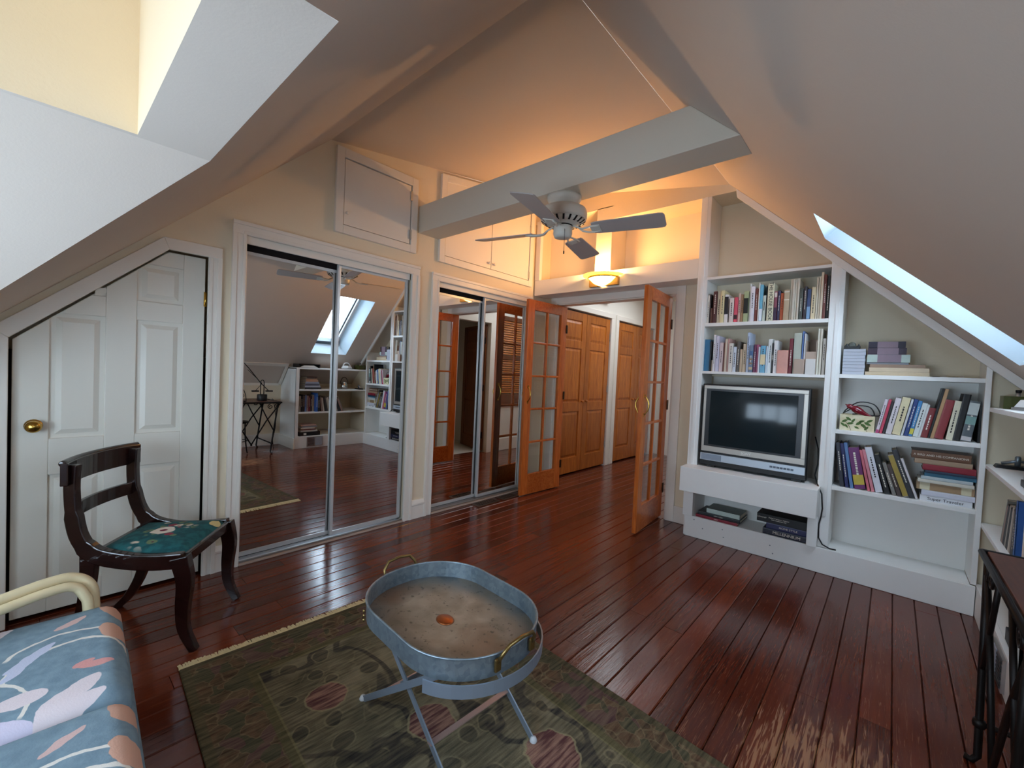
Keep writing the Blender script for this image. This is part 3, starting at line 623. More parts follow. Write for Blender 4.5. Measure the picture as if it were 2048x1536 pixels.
for k in range(4):
    q = math.radians(15 + 90*k)
    R_ = Matrix.Translation((FC[0], FC[1], 2.205)) @ Matrix.Rotation(q, 4, 'Z')
    bl = MB(); n = 10; top = []; bot = []
    P = [(.195,-.054),(.22,-.062),(.59,-.074),(.612,-.068),(.62,-.05),(.62,.05),(.612,.068),(.59,.074),(.22,.062),(.195,.054)]
    bl.prism(P, 'z', -.003, .003); bl.xform(R_ @ Matrix.Rotation(math.radians(-13), 4, 'X')).build('blade', BLADE, fa, bevel=.001)
    ir = MB().tube([(.06,0,.032),(.10,0,.016),(.13,.012,-.006),(.165,.026,-.010),(.20,.032,-.008),(.235,.026,-.007)], .006, 6).tube([(.06,0,.032),(.10,0,.016),(.13,-.012,-.006),(.165,-.026,-.010),(.20,-.032,-.008),(.235,-.026,-.007)], .006, 6).box((.185,-.036,-.009),(.245,.036,-.004))
    ir.xform(R_ @ Matrix.Rotation(math.radians(-13), 4, 'X')).build('blade_iron', FANW, fa)
# ------------------------------------------------------------------ built-in bookcase on the end wall
bc = empty('bookcase', (-.42, 3.80, 0), 'white built-in bookcase around the television under the roof slope', 'bookcase')
YF, YK = 3.66, 3.93
def post(x0, x1, z0, extra=0.):
    p = [(x0,z0),(x1,z0),(x1,min(2.80,zR(x1))),(x0,min(2.80,zR(x0)))]
    MB().prism(p, 'y', YF, YK).build('post', SHELF, bc, bevel=.002)
post(-1.258,-1.18,0); post(-.36,-.28,.18); post(.395,.42,.18)
for x0, x1 in ((-1.245,-1.195), (-.335,-.29)):
    MB().prism([(x0+.012,0.4),(x1-.012,0.4),(x1-.012,min(2.80,zR(x1))),(x0+.012,min(2.80,zR(x0)))], 'y', YF-.006, YF).build('stile_bead', SHELF, bc)
for (x0, x1, z, t) in ((-1.18,-.36,2.144,.022),(-1.18,-.36,1.77,.028),(-1.18,-.36,1.378,.022),(-.28,.395,1.386,.027),(-.28,.395,1.006,.027),(-.28,.395,.616,.027)):
    bx((x0,YF+.002,z-t),(x1,YK,z)).build('shelf', SHELF, bc, bevel=.002)
bx((-1.245,3.645,0),(.416,3.665,.175)).build('plinth', SHELF, bc, bevel=.003)
bx((-1.18,3.665,.0),(.395,YK,.175)).build('base_board', SHELF, bc)
bx((-.28,YK-.008,.175),(.395,YK,1.36)).build('back_panel', SHELF, bc); bx((-1.18,YK-.008,.175),(-.36,YK,.55)).build('back_panel', SHELF, bc)
MB().prism([(-1.0,zR(-1.0)-.002),(.60,zR(.60)-.002),(.56,zR(.56)-.062),(-.99,zR(-.99)-.062)], 'y', YF-.012, YF+.01).build('rake_trim', SHELF, bc, bevel=.002)
for x, z in ((-1.17,.147),(-1.10,.09),(-.95,.125),(-.94,.065),(-.62,.10),(-.60,.045)):
    MB().lathe([(.0045,0),(.0045,.0008),(0,.001)], n=10).xform(Matrix.Translation((x,3.645,z)) @ Matrix.Rotation(math.pi/2, 4, 'X')).build('nail_head', mat('grey nail head', '#8b929a', .6), bc)
tb = empty('television_bench', (-.8, 3.6, .18), 'white boxy bench board projecting under the television', 'bench')
MB().prism([(-1.25,3.49),(-.34,3.49),(-.34,3.658),(-.362,3.658),(-.362,3.915),(-1.178,3.915),(-1.178,3.658),(-1.25,3.658)], 'z', .405, .60).build('box_top', SHELF, tb, bevel=.003)
for x0, x1 in ((-1.258,-1.18),(-.40,-.34)): bx((x0,3.62,.176),(x1,3.657,.405)).build('leg_board', SHELF, tb, bevel=.002)
# ------------------------------------------------------------------ television
tv = empty('television', (-.79, 3.8, .6), 'big silver and black tube television on the white bench', 'television')
SIL = mat('silver plastic', '#b9b3aa', .38, .5); SIL2 = mat('bright silver strip', '#c8d2dc', .3, .5); SPK = mat('speaker mesh', '#8d99a8', .6, .2, var=.2, scale=400)
TX0, TX1, TZ0, TZ1, TY = -1.163, -.428, .615, 1.275, 3.655
MB().add([(TX0,TY+.03,TZ0),(TX1,TY+.03,TZ0),(TX1,TY+.03,TZ1),(TX0,TY+.03,TZ1),(TX0+.02,TY+.16,TZ0),(TX1-.02,TY+.16,TZ0),(TX1-.02,TY+.16,TZ1-.01),(TX0+.02,TY+.16,TZ1-.01),(TX0+.16,TY+.44,TZ0+.05),(TX1-.16,TY+.44,TZ0+.05),(TX1-.16,TY+.44,TZ1-.2),(TX0+.16,TY+.44,TZ1-.2)],
    [(0,3,2,1),(0,1,5,4),(1,2,6,5),(2,3,7,6),(3,0,4,7),(4,5,9,8),(5,6,10,9),(6,7,11,10),(7,4,8,11),(8,9,10,11)]).build('cabinet', BLACKP, tv, bevel=.006)
bx((TX0,TY+.004,TZ0),(TX1,TY+.03,TZ1)).build('front_frame', BLACKP, tv, bevel=.006)
sx0, sx1, sz0, sz1 = TX0+.045, TX1-.055, .775, 1.232
MB().box((TX0+.012,TY,.728),(TX1-.014,TY+.006,sz0-.004)).box((TX0+.012,TY,sz1+.004),(TX1-.014,TY+.006,TZ1-.012)).box((TX0+.012,TY,sz0-.004),(sx0-.014,TY+.006,sz1+.004)).box((sx1+.014,TY,sz0-.004),(TX1-.014,TY+.006,sz1+.004)).build('bezel', SIL, tv, bevel=.002)
bx((sx0-.016,TY+.002,sz0-.006),(sx1+.016,TY+.0045,sz1+.006)).build('screen_surround', mat('dark screen surround', '#26272a', .35), tv)
scr = MB(); N1, N2 = 16, 12; vs = []
for j in range(N2+1):
    for i in range(N1+1):
        u, v = i/N1*2-1, j/N2*2-1
        vs.append((sx0+.02+(sx1-sx0-.04)*(u+1)/2, TY-.022+.023*(u*u*.6+v*v*.4), sz0+.012+(sz1-sz0-.024)*(v+1)/2))
scr.add(vs, [(j*(N1+1)+i, j*(N1+1)+i+1, (j+1)*(N1+1)+i+1, (j+1)*(N1+1)+i) for j in range(N2) for i in range(N1)], True)
scr.build('screen', mat('dark picture tube glass', '#202a2e', .10, spec=.28), tv)['label'] = 'dark curved glass screen'
bx((TX0+.008,TY-.004,.655),(TX1-.008,TY+.006,.712)).build('control_strip', SIL2, tv, bevel=.003)
bx((TX0+.020,TY-.006,.661),(TX0+.17,TY-.003,.706)).build('speaker_grille', SPK, tv)
for k in range(7): bx((-.655+k*.022,TY-.0065,.676),(-.637+k*.022,TY-.003,.690)).build('button', mat('grey button', '#5a6470', .4), tv)
text_mesh('brand_lettering', 'SONY', mat('light lettering', '#e8e6e0', .5), tv, (-.82,TY-.0012,.748), .026, FACE_S)
for x in (-1.11, -.52): bx((x,TY+.03,.60),(x+.06,TY+.10,.616)).build('foot', BLACKP, tv)
# cables of the television
tag(MB().tube([(-.40,3.76,.93),(-.375,3.72,.85),(-.37,3.70,.74),(-.385,3.72,.66),(-.36,3.66,.61),(-.327,3.60,.56),(-.318,3.60,.46),(-.325,3.63,.40),(-.336,3.65,.34),(-.337,3.658,.30),(-.334,3.655,.24),(-.31,3.652,.20),(-.27,3.66,.182),(-.235,3.67,.180)], .0045, 8).build('power_cord', BLACKP), 'black cord hanging from the television bench to the bookcase base', 'cord')
# ------------------------------------------------------------------ low bookcase in the knee wall
kb = empty('low_bookcase', (.6, 3.13, 0), 'low white bookcase built into the knee wall by the desk', 'bookcase')
KX, KY0, KY1 = .42, 2.58, 3.70
def kprof(x0, z0): return [(x0,z0),(1.0,z0),(1.0,zR(1.0)-.004),((1.885-1.215)/.93-.005,1.215),(x0,1.215)]
MB().prism(kprof(KX,0), 'y', KY0, KY0+.025).build('side_panel', SHELF, kb, bevel=.002)
bx((KX-.005,KY0,0),(KX+.02,KY0+.045,1.215)).build('post', SHELF, kb, bevel=.002)
for z in (.89,.545): bx((KX,KY0+.025,z-.022),((1.885-z)/.93-.03 if z > .95 else .97,KY1,z)).build('shelf', SHELF, kb, bevel=.002)
bx((KX,KY0,1.195),((1.885-1.22)/.93-.005,KY1,1.22)).build('top_board', SHELF, kb, bevel=.002)
bx((KX,KY0+.025,0),(KX+.02,KY1,.18)).build('plinth', SHELF, kb, bevel=.002); bx((KX+.02,KY0+.025,.16),(.98,KY1,.18)).build('base_board', SHELF, kb)
bx((KX-.018,KY0-.02,0),(1.0,KY0,.16)).build('skirting_board', TRIM, kb, bevel=.003)
MB().prism([(.46,zR(.46)-.002),(.60,zR(.60)-.002),(.60,1.22),(.46,1.22)], 'y', KY0+.3, KY0+.303) if False else None
vg = empty('wall_vent', (.41, 2.9, .09), 'grey slotted heating grille in the low bookcase plinth, mirrored', 'vent')
bx((.408,2.76,.022),(.4195,3.00,.165)).build('grille_frame', STEEL, vg)
for k in range(7): bx((.404,2.775,.034+k*.018),(.4085,2.87,.044+k*.018)).build('slat', mat('dark grille slat', '#3c3a3a', .5), vg)
bx((.4045,2.885,.034),(.408,2.985,.155)).build('grille_plate', mat('grey grille plate', '#a7abb4', .5), vg)
# ------------------------------------------------------------------ floor registers
REG = mat('bronze floor register', '#6a5344', .35, .7)
for i, (a, b) in enumerate(((2.82, 3.115), (3.165, 3.40))):
    t = empty('floor_register', (-2.92, (a+b)/2, 0), ['bronze floor register in front of the far mirrored closet', 'bronze floor register half under the open glazed door'][i], 'register', group='floor registers')
    x0, x1 = -2.985, -2.868
    MB().box((x0,a,0),(x0+.016,b,.006)).box((x1-.016,a,0),(x1,b,.006)).box((x0+.016,a,0),(x1-.016,a+.018,.006)).box((x0+.016,b-.018,0),(x1-.016,b,.006)).build('register_frame', REG, t)
    bx((x0+.016,a+.018,0),(x1-.016,b-.018,.001)).build('dark_duct', DARK, t)
    n = 9
    for k in range(n):
        y = a+.018+(b-a-.036)*(k+.5)/n; bx((x0+.016,y-.004,.001),(x1-.016,y+.004,.005)).build('louver', REG, t)
    bx(((x0+x1)/2-.003,a+.018,.001),((x0+x1)/2+.003,b-.018,.0055)).build('centre_bar', REG, t)
# ------------------------------------------------------------------ rug
g = G('floral rug pile'); g.rough(.95); g.b.inputs['Specular IOR Level'].default_value = .1
P0 = g.coord('Object'); nz = g.noise(P0, 3.5, 3, 0, 'Color'); PW = g.add(P0, nz, .12); X, Y, Z = g.xyz(P0)
HLx, HLy = 1.10, .632
ax = g.math('SUBTRACT', HLx, g.math('ABSOLUTE', X)); ay = g.math('SUBTRACT', HLy, g.math('ABSOLUTE', Y)); ed = g.math('MINIMUM', ax, ay)
streak = g.noise(g.coord('Object', (30, 3, 1)), 3, 3)
c = g.mix(g.ramp(streak, .3, .7), '#4a483a', '#66604e')
c = g.mix(g.ramp(g.noise(P0, 4, 3), .5, .62), c, '#847a64')
vd = g.vor(PW, 11, 'DISTANCE_TO_EDGE'); c = g.mix(g.math('MULTIPLY', g.math('MULTIPLY', g.ramp(vd, .045, .02), .55), g.ramp(g.noise(P0, 5, 2), .45, .6)), c, '#82765c')
vd2 = g.vor(PW, 11); vc = g.vor(PW, 11, 'F1', 'Color'); sel = g.xyz(vc)
leaf = g.math('MULTIPLY', g.ramp(vd2, .42, .36), g.ramp(sel[0], .52, .56)); c = g.mix(g.math('MULTIPLY', leaf, .8), c, '#272a2a')
rim = g.math('MULTIPLY', g.math('MULTIPLY', g.ramp(vd2, .46, .42), g.ramp(vd2, .36, .40)), g.ramp(sel[0], .52, .56)); c = g.mix(g.math('MULTIPLY', rim, .6), c, '#857a5e')
br = g.math('ABSOLUTE', g.math('SUBTRACT', g.noise(g.add(P0, nz, .05), 2.6, 2, .6), .5)); c = g.mix(g.math('MULTIPLY', g.ramp(br, .030, .018), .95), c, '#1d2029')
fcol = g.mix(g.ramp(streak, .4, .6), '#5c3038', '#93665e'); wv = g.xyz(g.add(P0, g.noise(P0, 18, 2, 0, 'Color'), .05))
for fx, fy, fr_ in ((-.57,-.235,.068),(-.203,.002,.075),(.178,.23,.085),(.55,-.25,.08),(.62,.22,.07),(-.62,.30,.05),(.12,-.30,.06)):
    dx = g.math('SUBTRACT', wv[0], fx+.025); dy = g.math('SUBTRACT', wv[1], fy+.025); d_ = g.math('SQRT', g.math('ADD', g.math('MULTIPLY', dx, dx), g.math('MULTIPLY', dy, dy)))
    c = g.mix(g.ramp(d_, fr_+.012, fr_+.007), c, '#8f8566'); c = g.mix(g.ramp(d_, fr_+.004, fr_), c, fcol)
# border
NB = g.add(g.add(P0, nz, .10), g.noise(P0, 16, 2, 0, 'Color'), .05); bb = g.vor(NB, 19, 'DISTANCE_TO_EDGE'); bn_ = g.noise(P0, 26, 3); bc_ = g.mix(g.ramp(bb, .09, .02), g.mix(g.ramp(bn_, .4, .6), '#3c2a20', '#5c4030'), '#6e5c46')
bcc = g.xyz(g.vor(NB, 19, 'F1', 'Color')); bc_ = g.mix(g.ramp(bcc[0], .6, .62), bc_, '#383a2c'); bc_ = g.mix(g.ramp(bcc[1], .72, .74), bc_, '#54363c')
c = g.mix(g.ramp(ed, .205, .200), c, bc_)
lines = g.math('MULTIPLY', g.ramp(ed, .232, .226), g.ramp(ed, .196, .202)); c = g.mix(lines, c, '#4c4a30')
l2 = g.math('MULTIPLY', g.ramp(ed, .236, .233), g.ramp(ed, .226, .229)); c = g.mix(l2, c, '#6f6849')
c = g.mix(g.ramp(ed, .035, .03), c, '#403b2a')
c = g.mix(.32, c, g.mix(g.ramp(streak, .3, .7), '#3a352a', '#9a8c6c'))
g.base(c); g.bump(g.noise(P0, 220, 2), .5, .004)
RUG = g.M
rg = empty('area_rug', (-.99, .967, 0), 'green floral area rug with pale fringe under the tray table', 'rug', math.radians(-3.6))
bx((-HLx,-HLy,.001),(HLx,HLy,.012)).build('rug_pile', RUG, rg, bevel=.004, world=False)
FR = mat('cream rug fringe', '#dccb9c', .95, var=.2, scale=60)
for s in (-1, 1):
    fg = MB(); n = 330
    for k in range(n):
        y = -HLy + 2*HLy*(k+.5)/n; dy = random.uniform(-.006, .006); L = random.uniform(.044, .054)
        fg.add([(s*(HLx-.004),y-.0036,.011),(s*(HLx-.004),y+.0036,.011),(s*(HLx+L),y+dy+.003,.002),(s*(HLx+L),y+dy-.003,.002),(s*(HLx-.004),y,.004),(s*(HLx+L),y+dy,.0005)], [(0,1,2,3),(0,3,5,4),(1,4,5,2)])
    o = fg.build('fringe', FR, rg, world=False); o['kind'] = 'stuff'
# ------------------------------------------------------------------ galvanised tray table
g = G('galvanised steel'); P0 = g.coord('Object'); n = g.noise(P0, 14, 4); vv = g.xyz(g.vor(P0, 70, 'F1', 'Color'))
c = g.mix(g.math('ADD', g.math('MULTIPLY', n, .6), g.math('MULTIPLY', vv[0], .35)), '#6d7f8c', '#aab8c0'); g.base(c); g.b.inputs['Metallic'].default_value = .75; g.rough(.42); GALV = g.M
g = G('tarnished tray bottom'); P0 = g.coord('Object'); n = g.noise(P0, 9, 5, .4); n2 = g.noise(P0, 60, 3); X, Y, Z = g.xyz(P0)
rr = g.math('SQRT', g.math('ADD', g.math('MULTIPLY', X, X), g.math('MULTIPLY', g.math('MULTIPLY', Y, Y), 1.9)))
c = g.mix(g.ramp(n, .35, .7), '#7a7264', '#a79c8c'); c = g.mix(g.math('MULTIPLY', g.ramp(rr, .2, .36), g.ramp(n, .35, .6)), c, '#4c555a'); c = g.mix(g.math('MULTIPLY', g.ramp(g.noise(P0, 3.1, 2), .5, .65), .55), c, '#7a5230'); c = g.mix(g.math('MULTIPLY', g.ramp(n2, .62, .7), .6), c, '#3a3632')
g.base(c); g.b.inputs['Metallic'].default_value = .35; g.rough(.5); TARN = g.M
TT = empty('tray_table', (-1.166, 1.02, 0), 'oval galvanised tray table with folding legs on the rug', 'table', math.radians(-3))
TLX, TLY, TZB, TZR = .332, .246, .385, .452
def oval(hx, hy, r=None, n=12):
    r = min(hx, hy)*.93 if r is None else r; out = []
    for cx, cy, a in ((hx-r, hy-r, 0), (-hx+r, hy-r, 90), (-hx+r, -hy+r, 180), (hx-r, -hy+r, 270)):
        out += [(cx+r*math.cos(math.radians(a+90*k/n)), cy+r*math.sin(math.radians(a+90*k/n))) for k in range(n+1)]
    return out
def band(m, po, pi, z0, z1):
    n = len(po); vs = [(*p,z0) for p in po]+[(*p,z1) for p in po]+[(*p,z1) for p in pi]+[(*p,z0) for p in pi]
    fs = [(a*n+i, a*n+(i+1) % n, ((a+1) % 4)*n+(i+1) % n, ((a+1) % 4)*n+i) for a in range(4) for i in range(n)]
    return m.add(vs, fs, False)
band(MB(), oval(TLX,TLY), oval(TLX-.004,TLY-.004), TZB, TZR).build('tray_rim', GALV, TT, world=False)
rb = MB(); po = oval(TLX+.001,TLY+.001); rb.tube([(x,y,TZR) for x, y in po], .004, 6, closed=True).build('rolled_edge', GALV, TT, world=False)
MB().prism(oval(TLX-.002,TLY-.002), 'z', TZB, TZB+.004).build('tray_bottom', TARN, TT, world=False)
MB().lathe([(.0,.007),(.03,.006),(.036,.004),(.038,.0)], n=24).xform(Matrix.Translation((.0,-.02,TZB+.003)) @ Matrix.Diagonal((1,.8,1,1))).build('copper_medallion', mat('copper badge', '#a8643a', .3, .9), TT, world=False)['label'] = 'oval copper badge'
ABR = mat('aged brass', '#8a7448', .35, .9)
for s in (-1, 1):
    x = s*(TLX+.003)
    MB().tube([(x,-.075,TZB+.045),(x+s*.016,-.072,TZB+.075),(x+s*.024,-.05,TZB+.10),(x+s*.026,0,TZB+.106),(x+s*.024,.05,TZB+.10),(x+s*.016,.072,TZB+.075),(x,.075,TZB+.045)], .006, 8).build('handle', ABR, TT, world=False)
    for y in (-.075, .075): MB().box((x-.004,y-.012,TZB+.02),(x+.006,y+.012,TZB+.06)).build('handle_plate', ABR, TT, bevel=.003, world=False)
for k in range(3): MB().lathe([(0,.006),(.006,.004),(.007,0)], n=8).xform(Matrix.Translation((-.17+.0,-TLY-.001,TZB+.016+k*.016)) @ Matrix.Rotation(math.pi/2, 4, 'X')).build('rosette', ABR, TT, world=False)
# stand: curved bands under both ends, two crossing leg frames
PAINTG = mat('grey painted steel', '#8c98a6', .4, .5)
for s in (1,):
    arc = [(s*(TLX+.030-.235+.235*math.cos(q)), .26*math.sin(q)) for q in [math.radians(-72+144*k/20) for k in range(21)]]
    b_ = MB(); vs = []
    for (x, y) in arc: vs += [(x,y,TZB-.035),(x,y,TZB+.004),(x-s*.004,y*.985,TZB+.004),(x-s*.004,y*.985,TZB-.035)]
    b_.add(vs, [(i*4+k, i*4+(k+1) % 4, i*4+4+(k+1) % 4, i*4+4+k) for i in range(20) for k in range(4)] + [(0,1,2,3),(83,82,81,80)]).build('support_band', PAINTG, TT, world=False)
legY = .175
for s in (-1, 1):
    for d in (-1, 1):
        y = s*(legY + (.006 if d > 0 else -.006))
        p0 = Vector((-d*.285, y, .012)); p1 = Vector((d*.20, y, TZB-.012)); u = (p1-p0).normalized()
        MB().ribbon([p0, p1], .005, .022, (0,1,0)).build('leg', PAINTG, TT, world=False)
        MB().lathe([(0,-.013),(.009,-.011),(.014,0),(.009,.011),(0,.013)], tuple(p0+Vector((0,0,.003))), 12).build('foot', mat('clear rubber foot', '#c9cdd0', .25), TT, world=False)
STR = mat('bare steel stretcher', '#b59a92', .4, .5)
for d in (-1, 1):
    z = .115; x = -d*.285 + d*.485*(z-.012)/(TZB-.024)
    bx((x-.010,-legY,z-.002),(x+.010,legY,z+.002)).build('stretcher', STR, TT, world=False)
bx((-.035,-legY,TZB*.56-.003),(-.015,legY,TZB*.56+.001)).build('pivot_rod', PAINTG, TT, world=False)
# ------------------------------------------------------------------ mahogany side chair
ch = empty('side_chair', (-2.579, .400, 0), 'dark mahogany sabre-leg chair with teal needlepoint seat by the slanted door', 'chair', math.atan2(-.6, .8))
def bez(pts, n=18):
    """smooth Catmull-Rom through pts"""
    P = [Vector(p) for p in pts]; P = [P[0]*2-P[1]] + P + [P[-1]*2-P[-2]]; out = []; m = len(P)-3
    for i in range(n+1):
        t = i/n*m; k = min(int(t), m-1); t -= k; a, b, c, d = P[k:k+4]
        out.append(.5*((2*b)+(c-a)*t+(2*a-5*b+4*c-d)*t*t+(3*b-a-3*c+d)*t**3))
    return out
def taper(a, b, n): return [a+(b-a)*i/(n-1) for i in range(n)]
for s in (-1, 1):
    xs = s*.195
    p = bez([(xs*.98,-.218,.825),(xs*.98,-.222,.72),(xs*.98,-.212,.60),(xs,-.185,.505),(xs,-.13,.440),(xs,-.02,.408),(xs*1.06,.10,.402),(xs*1.1,.215,.410)], 28)
    MB().ribbon(p, .036, [.044]*8+[.056]*6+[.068]*15, (1,0,0)).build('side_frame', MAHOG, ch, bevel=.005, world=False)
    p = bez([(xs*1.1,.200,.425),(xs*1.1,.222,.32),(xs*1.1,.216,.20),(xs*1.1,.222,.10),(xs*1.1,.265,.0)], 16)
    MB().ribbon(p, taper(.044,.028,17), taper(.072,.034,17), (1,0,0)).build('front_leg', MAHOG, ch, bevel=.004, world=False)
    p = bez([(xs,-.150,.44),(xs,-.155,.32),(xs,-.175,.18),(xs,-.225,.07),(xs,-.285,.0)], 16)
    MB().ribbon(p, taper(.034,.026,17), taper(.060,.030,17), (1,0,0)).build('back_leg', MAHOG, ch, bevel=.004, world=False)
cr = [Vector((x, -.222-.045*(1-(x/.235)**2), .79)) for x in [-.235+.47*i/16 for i in range(17)]]
MB().ribbon(cr, .095, .024, (0,0,1)).tube([tuple(p+Vector((0,-.006,.046))) for p in cr], .013, 8).build('crest_rail', MAHOG, ch, bevel=.003, world=False)
cr = [Vector((x, -.214-.030*(1-(x/.19)**2), .625)) for x in [-.19+.38*i/14 for i in range(15)]]
MB().ribbon(cr, .060, .018, (0,0,1)).build('back_slat', MAHOG, ch, bevel=.003, world=False)
bx((-.20,.195,.385),(.20,.225,.432)).build('front_rail', MAHOG, ch, bevel=.005, world=False); bx((-.18,-.165,.395),(.18,-.14,.44)).build('back_rail', MAHOG, ch, bevel=.004, world=False)
g = G('teal needlepoint'); P0 = g.coord('Object', loc=(0, -.02, 0)); X, Y, Z = g.xyz(P0)
rr = g.math('SQRT', g.math('ADD', g.math('MULTIPLY', g.math('MULTIPLY', X, X), 1.), g.math('MULTIPLY', g.math('MULTIPLY', Y, Y), 2.0)))
c = g.mix(g.ramp(g.noise(P0, 30, 3), .4, .6), '#0f4a4e', '#1a6064')
PW = g.add(P0, g.noise(P0, 14, 2, 0, 'Color'), .05); vd = g.vor(PW, 24); vc = g.xyz(g.vor(PW, 24, 'F1', 'Color'))
inn = g.ramp(rr, .185, .14); blob = g.math('MULTIPLY', g.math('MULTIPLY', g.ramp(vd, .5, .38), inn), g.ramp(vc[0], .30, .34))
fcol = g.mix(g.ramp(vc[1], .35, .37), '#6d7f5c', '#d8c8b4'); fcol = g.mix(g.ramp(vc[1], .72, .74), fcol, '#8e3044'); fcol = g.mix(g.ramp(vd, .16, .10), fcol, '#5a2038')
c = g.mix(blob, c, fcol)
cen = g.math('SQRT', g.math('ADD', g.math('MULTIPLY', X, X), g.math('MULTIPLY', Y, Y))); pet = g.math('ADD', cen, g.math('MULTIPLY', g.noise(P0, 38, 1), .02))
c = g.mix(g.ramp(pet, .058, .053), c, '#e6d8c8'); c = g.mix(g.ramp(pet, .026, .022), c, '#7a2238')
ex = g.math('SUBTRACT', X, -.13); ey = g.math('SUBTRACT', Y, .165); e2 = g.math('SQRT', g.math('ADD', g.math('MULTIPLY', ex, ex), g.math('MULTIPLY', g.math('MULTIPLY', ey, ey), 2)))
c = g.mix(g.ramp(e2, .034, .030), c, '#dcc98e')
g.base(c); g.rough(.9); g.bump(g.noise(P0, 300, 2), .4, .002)
pd = MB(); vs = []; N = 14
for j in range(N+1):
    for i in range(N+1):
        u, v = i/N*2-1, j/N*2-1; hw = .185 + .025*(v+1)/2
        edge = max(abs(u), abs(v)); zz = .425 + .033*math.sqrt(max(0, 1-edge**4)) + .008*(1-u*u)*(1-v*v) - .012*(1-((v+1)/2))*0
        vs.append((u*hw, .03+v*.185, zz))
pd.add(vs, [(j*(N+1)+i, j*(N+1)+i+1, (j+1)*(N+1)+i+1, (j+1)*(N+1)+i) for j in range(N) for i in range(N)], True)
pd.prism([(-.185,-.155),(.185,-.155),(.21,.215),(-.21,.215)], 'z', .405, .426)
pd.build('seat_pad', g.M, ch, world=False)['label'] = 'teal needlepoint seat with flower bouquet'
# ------------------------------------------------------------------ rattan sofa
g = G('floral sofa fabric'); P0 = g.coord('Object'); wp = g.add(P0, g.noise(P0, 22, 2, 0, 'Color'), .022); X, Y, Z = g.xyz(wp)
X = g.math('ADD', X, -.011); Y = g.math('ADD', Y, -.011)
Xp = g.math('SUBTRACT', X, g.math('MULTIPLY', g.math('FLOOR', g.math('DIVIDE', g.math('ADD', X, 1.965), .5575)), .5575))
c = g.mix(g.ramp(g.noise(P0, 40, 2), .3, .7), '#728896', '#8299a6')
def ring(cx, cy, r, wdt, xmax):
    dx = g.math('SUBTRACT', Xp, cx); dy = g.math('SUBTRACT', Y, cy)
    d = g.math('ABSOLUTE', g.math('SUBTRACT', g.math('SQRT', g.math('ADD', g.math('MULTIPLY', dx, dx), g.math('MULTIPLY', dy, dy))), r))
    return g.math('MULTIPLY', g.ramp(d, wdt+.001, wdt), g.ramp(Xp, xmax, xmax-.01))
def ell(cx, cy, ln, wdt, ang):
    a = math.radians(ang); dx = g.math('SUBTRACT', Xp, cx); dy = g.math('SUBTRACT', Y, cy)
    u = g.math('MULTIPLY_ADD', dx, math.cos(a), g.math('MULTIPLY', dy, math.sin(a))); v = g.math('MULTIPLY_ADD', dy, math.cos(a), g.math('MULTIPLY', dx, -math.sin(a)))
    u = g.math('DIVIDE', u, ln/2); v = g.math('DIVIDE', v, wdt/2); d = g.math('ADD', g.math('MULTIPLY', u, u), g.math('MULTIPLY', v, v))
    return g.ramp(d, 1.04, .96)
for q in ((-1.615, .06, .118, .004, -1.60), (-1.67, .05, .125, .004, -1.72), (-1.50, -.16, .15, .004, -1.44)): c = g.mix(ring(*q), c, '#ddd8d0')
for cx, cy, ln, wd_, an, col in ((-1.852,.055,.085,.024,125,'#d3b3ae'),(-1.745,.150,.105,.06,20,'#cfa490'),(-1.90,.150,.13,.05,15,'#cfa490'),(-1.706,-.016,.135,.032,140,'#bfc4d8'),(-1.668,-.030,.12,.026,150,'#bfc4d8'),(-1.574,.107,.075,.030,80,'#d59a96'),(-1.59,.085,.05,.02,120,'#d59a96'),(-1.462,.058,.165,.060,138,'#dccfd2'),(-1.43,.075,.10,.035,110,'#dccfd2'),(-1.512,-.02,.085,.062,100,'#dccfd2'),(-1.43,-.045,.10,.04,70,'#cfc8da'),(-1.88,-.13,.16,.06,120,'#dccfd2'),(-1.70,-.20,.15,.06,60,'#d59a96'),(-1.50,-.26,.16,.05,140,'#bfc4d8')):
    c = g.mix(ell(cx, cy, ln, wd_, an), c, col)
g.base(c); g.rough(.95); g.b.inputs['Specular IOR Level'].default_value = .15; g.bump(g.noise(P0, 260, 2), .25, .002); FAB = g.M
so = empty('sofa', (-1.41, -.2, 0), 'rattan sofa with blue-grey floral cushions below the dormer window', 'sofa')
so.rotation_euler.z = math.radians(-3.0)
RAT = mat('cream painted rattan', '#d9c9a2', .4, var=.12, scale=20)
def cushion(x0, x1, y0, y1, z0, z1, nm, b=.05):
    o = bx((x0,y0,z0),(x1,y1,z1)).build(nm, FAB, so, bevel=b, seg=5)
    for p in o.data.polygons: p.use_smooth = True
    return o
cushion(-1.96,-1.405,-.62,.175,.30,.468,'seat_cushion',.055); cushion(-1.400,-.85,-.62,.175,.30,.468,'seat_cushion',.055)
cushion(-1.96,-1.405,-.80,-.60,.42,.80,'back_cushion',.06); cushion(-1.400,-.85,-.80,-.60,.42,.80,'back_cushion',.06)
cushion(-1.97,-.84,-.66,.195,.20,.315,'seat_deck',.04)
for s, xa in ((-1, -1.965), (1, -.845)):
    for dx, rr_, dz in ((0,.0165,0),(-s*.026,.0145,-.020)):
        k_ = -s*dx*.0; e_ = s*.10
        p = bez([(xa+dx-s*.10,-.80,.66+dz),(xa+dx-s*.10,-.55,.60+dz),(xa+dx-s*.09,-.20,.566+dz),(xa+dx-s*.02,0.0,.574+dz),(xa+dx,.060,.566+dz),(xa+dx,.098+dz*.6,.53+dz),(xa+dx,.108+dz*.6,.46),(xa+dx,.110+dz*.6,.25),(xa+dx,.112+dz*.6,.0)], 44)
        MB().tube(p, rr_, 10).build('arm_pole', RAT, so)
for xa in (-1.965, -.845): MB().tube([(xa,-.80,0),(xa,-.82,.78)], .022, 10).build('back_leg', RAT, so)
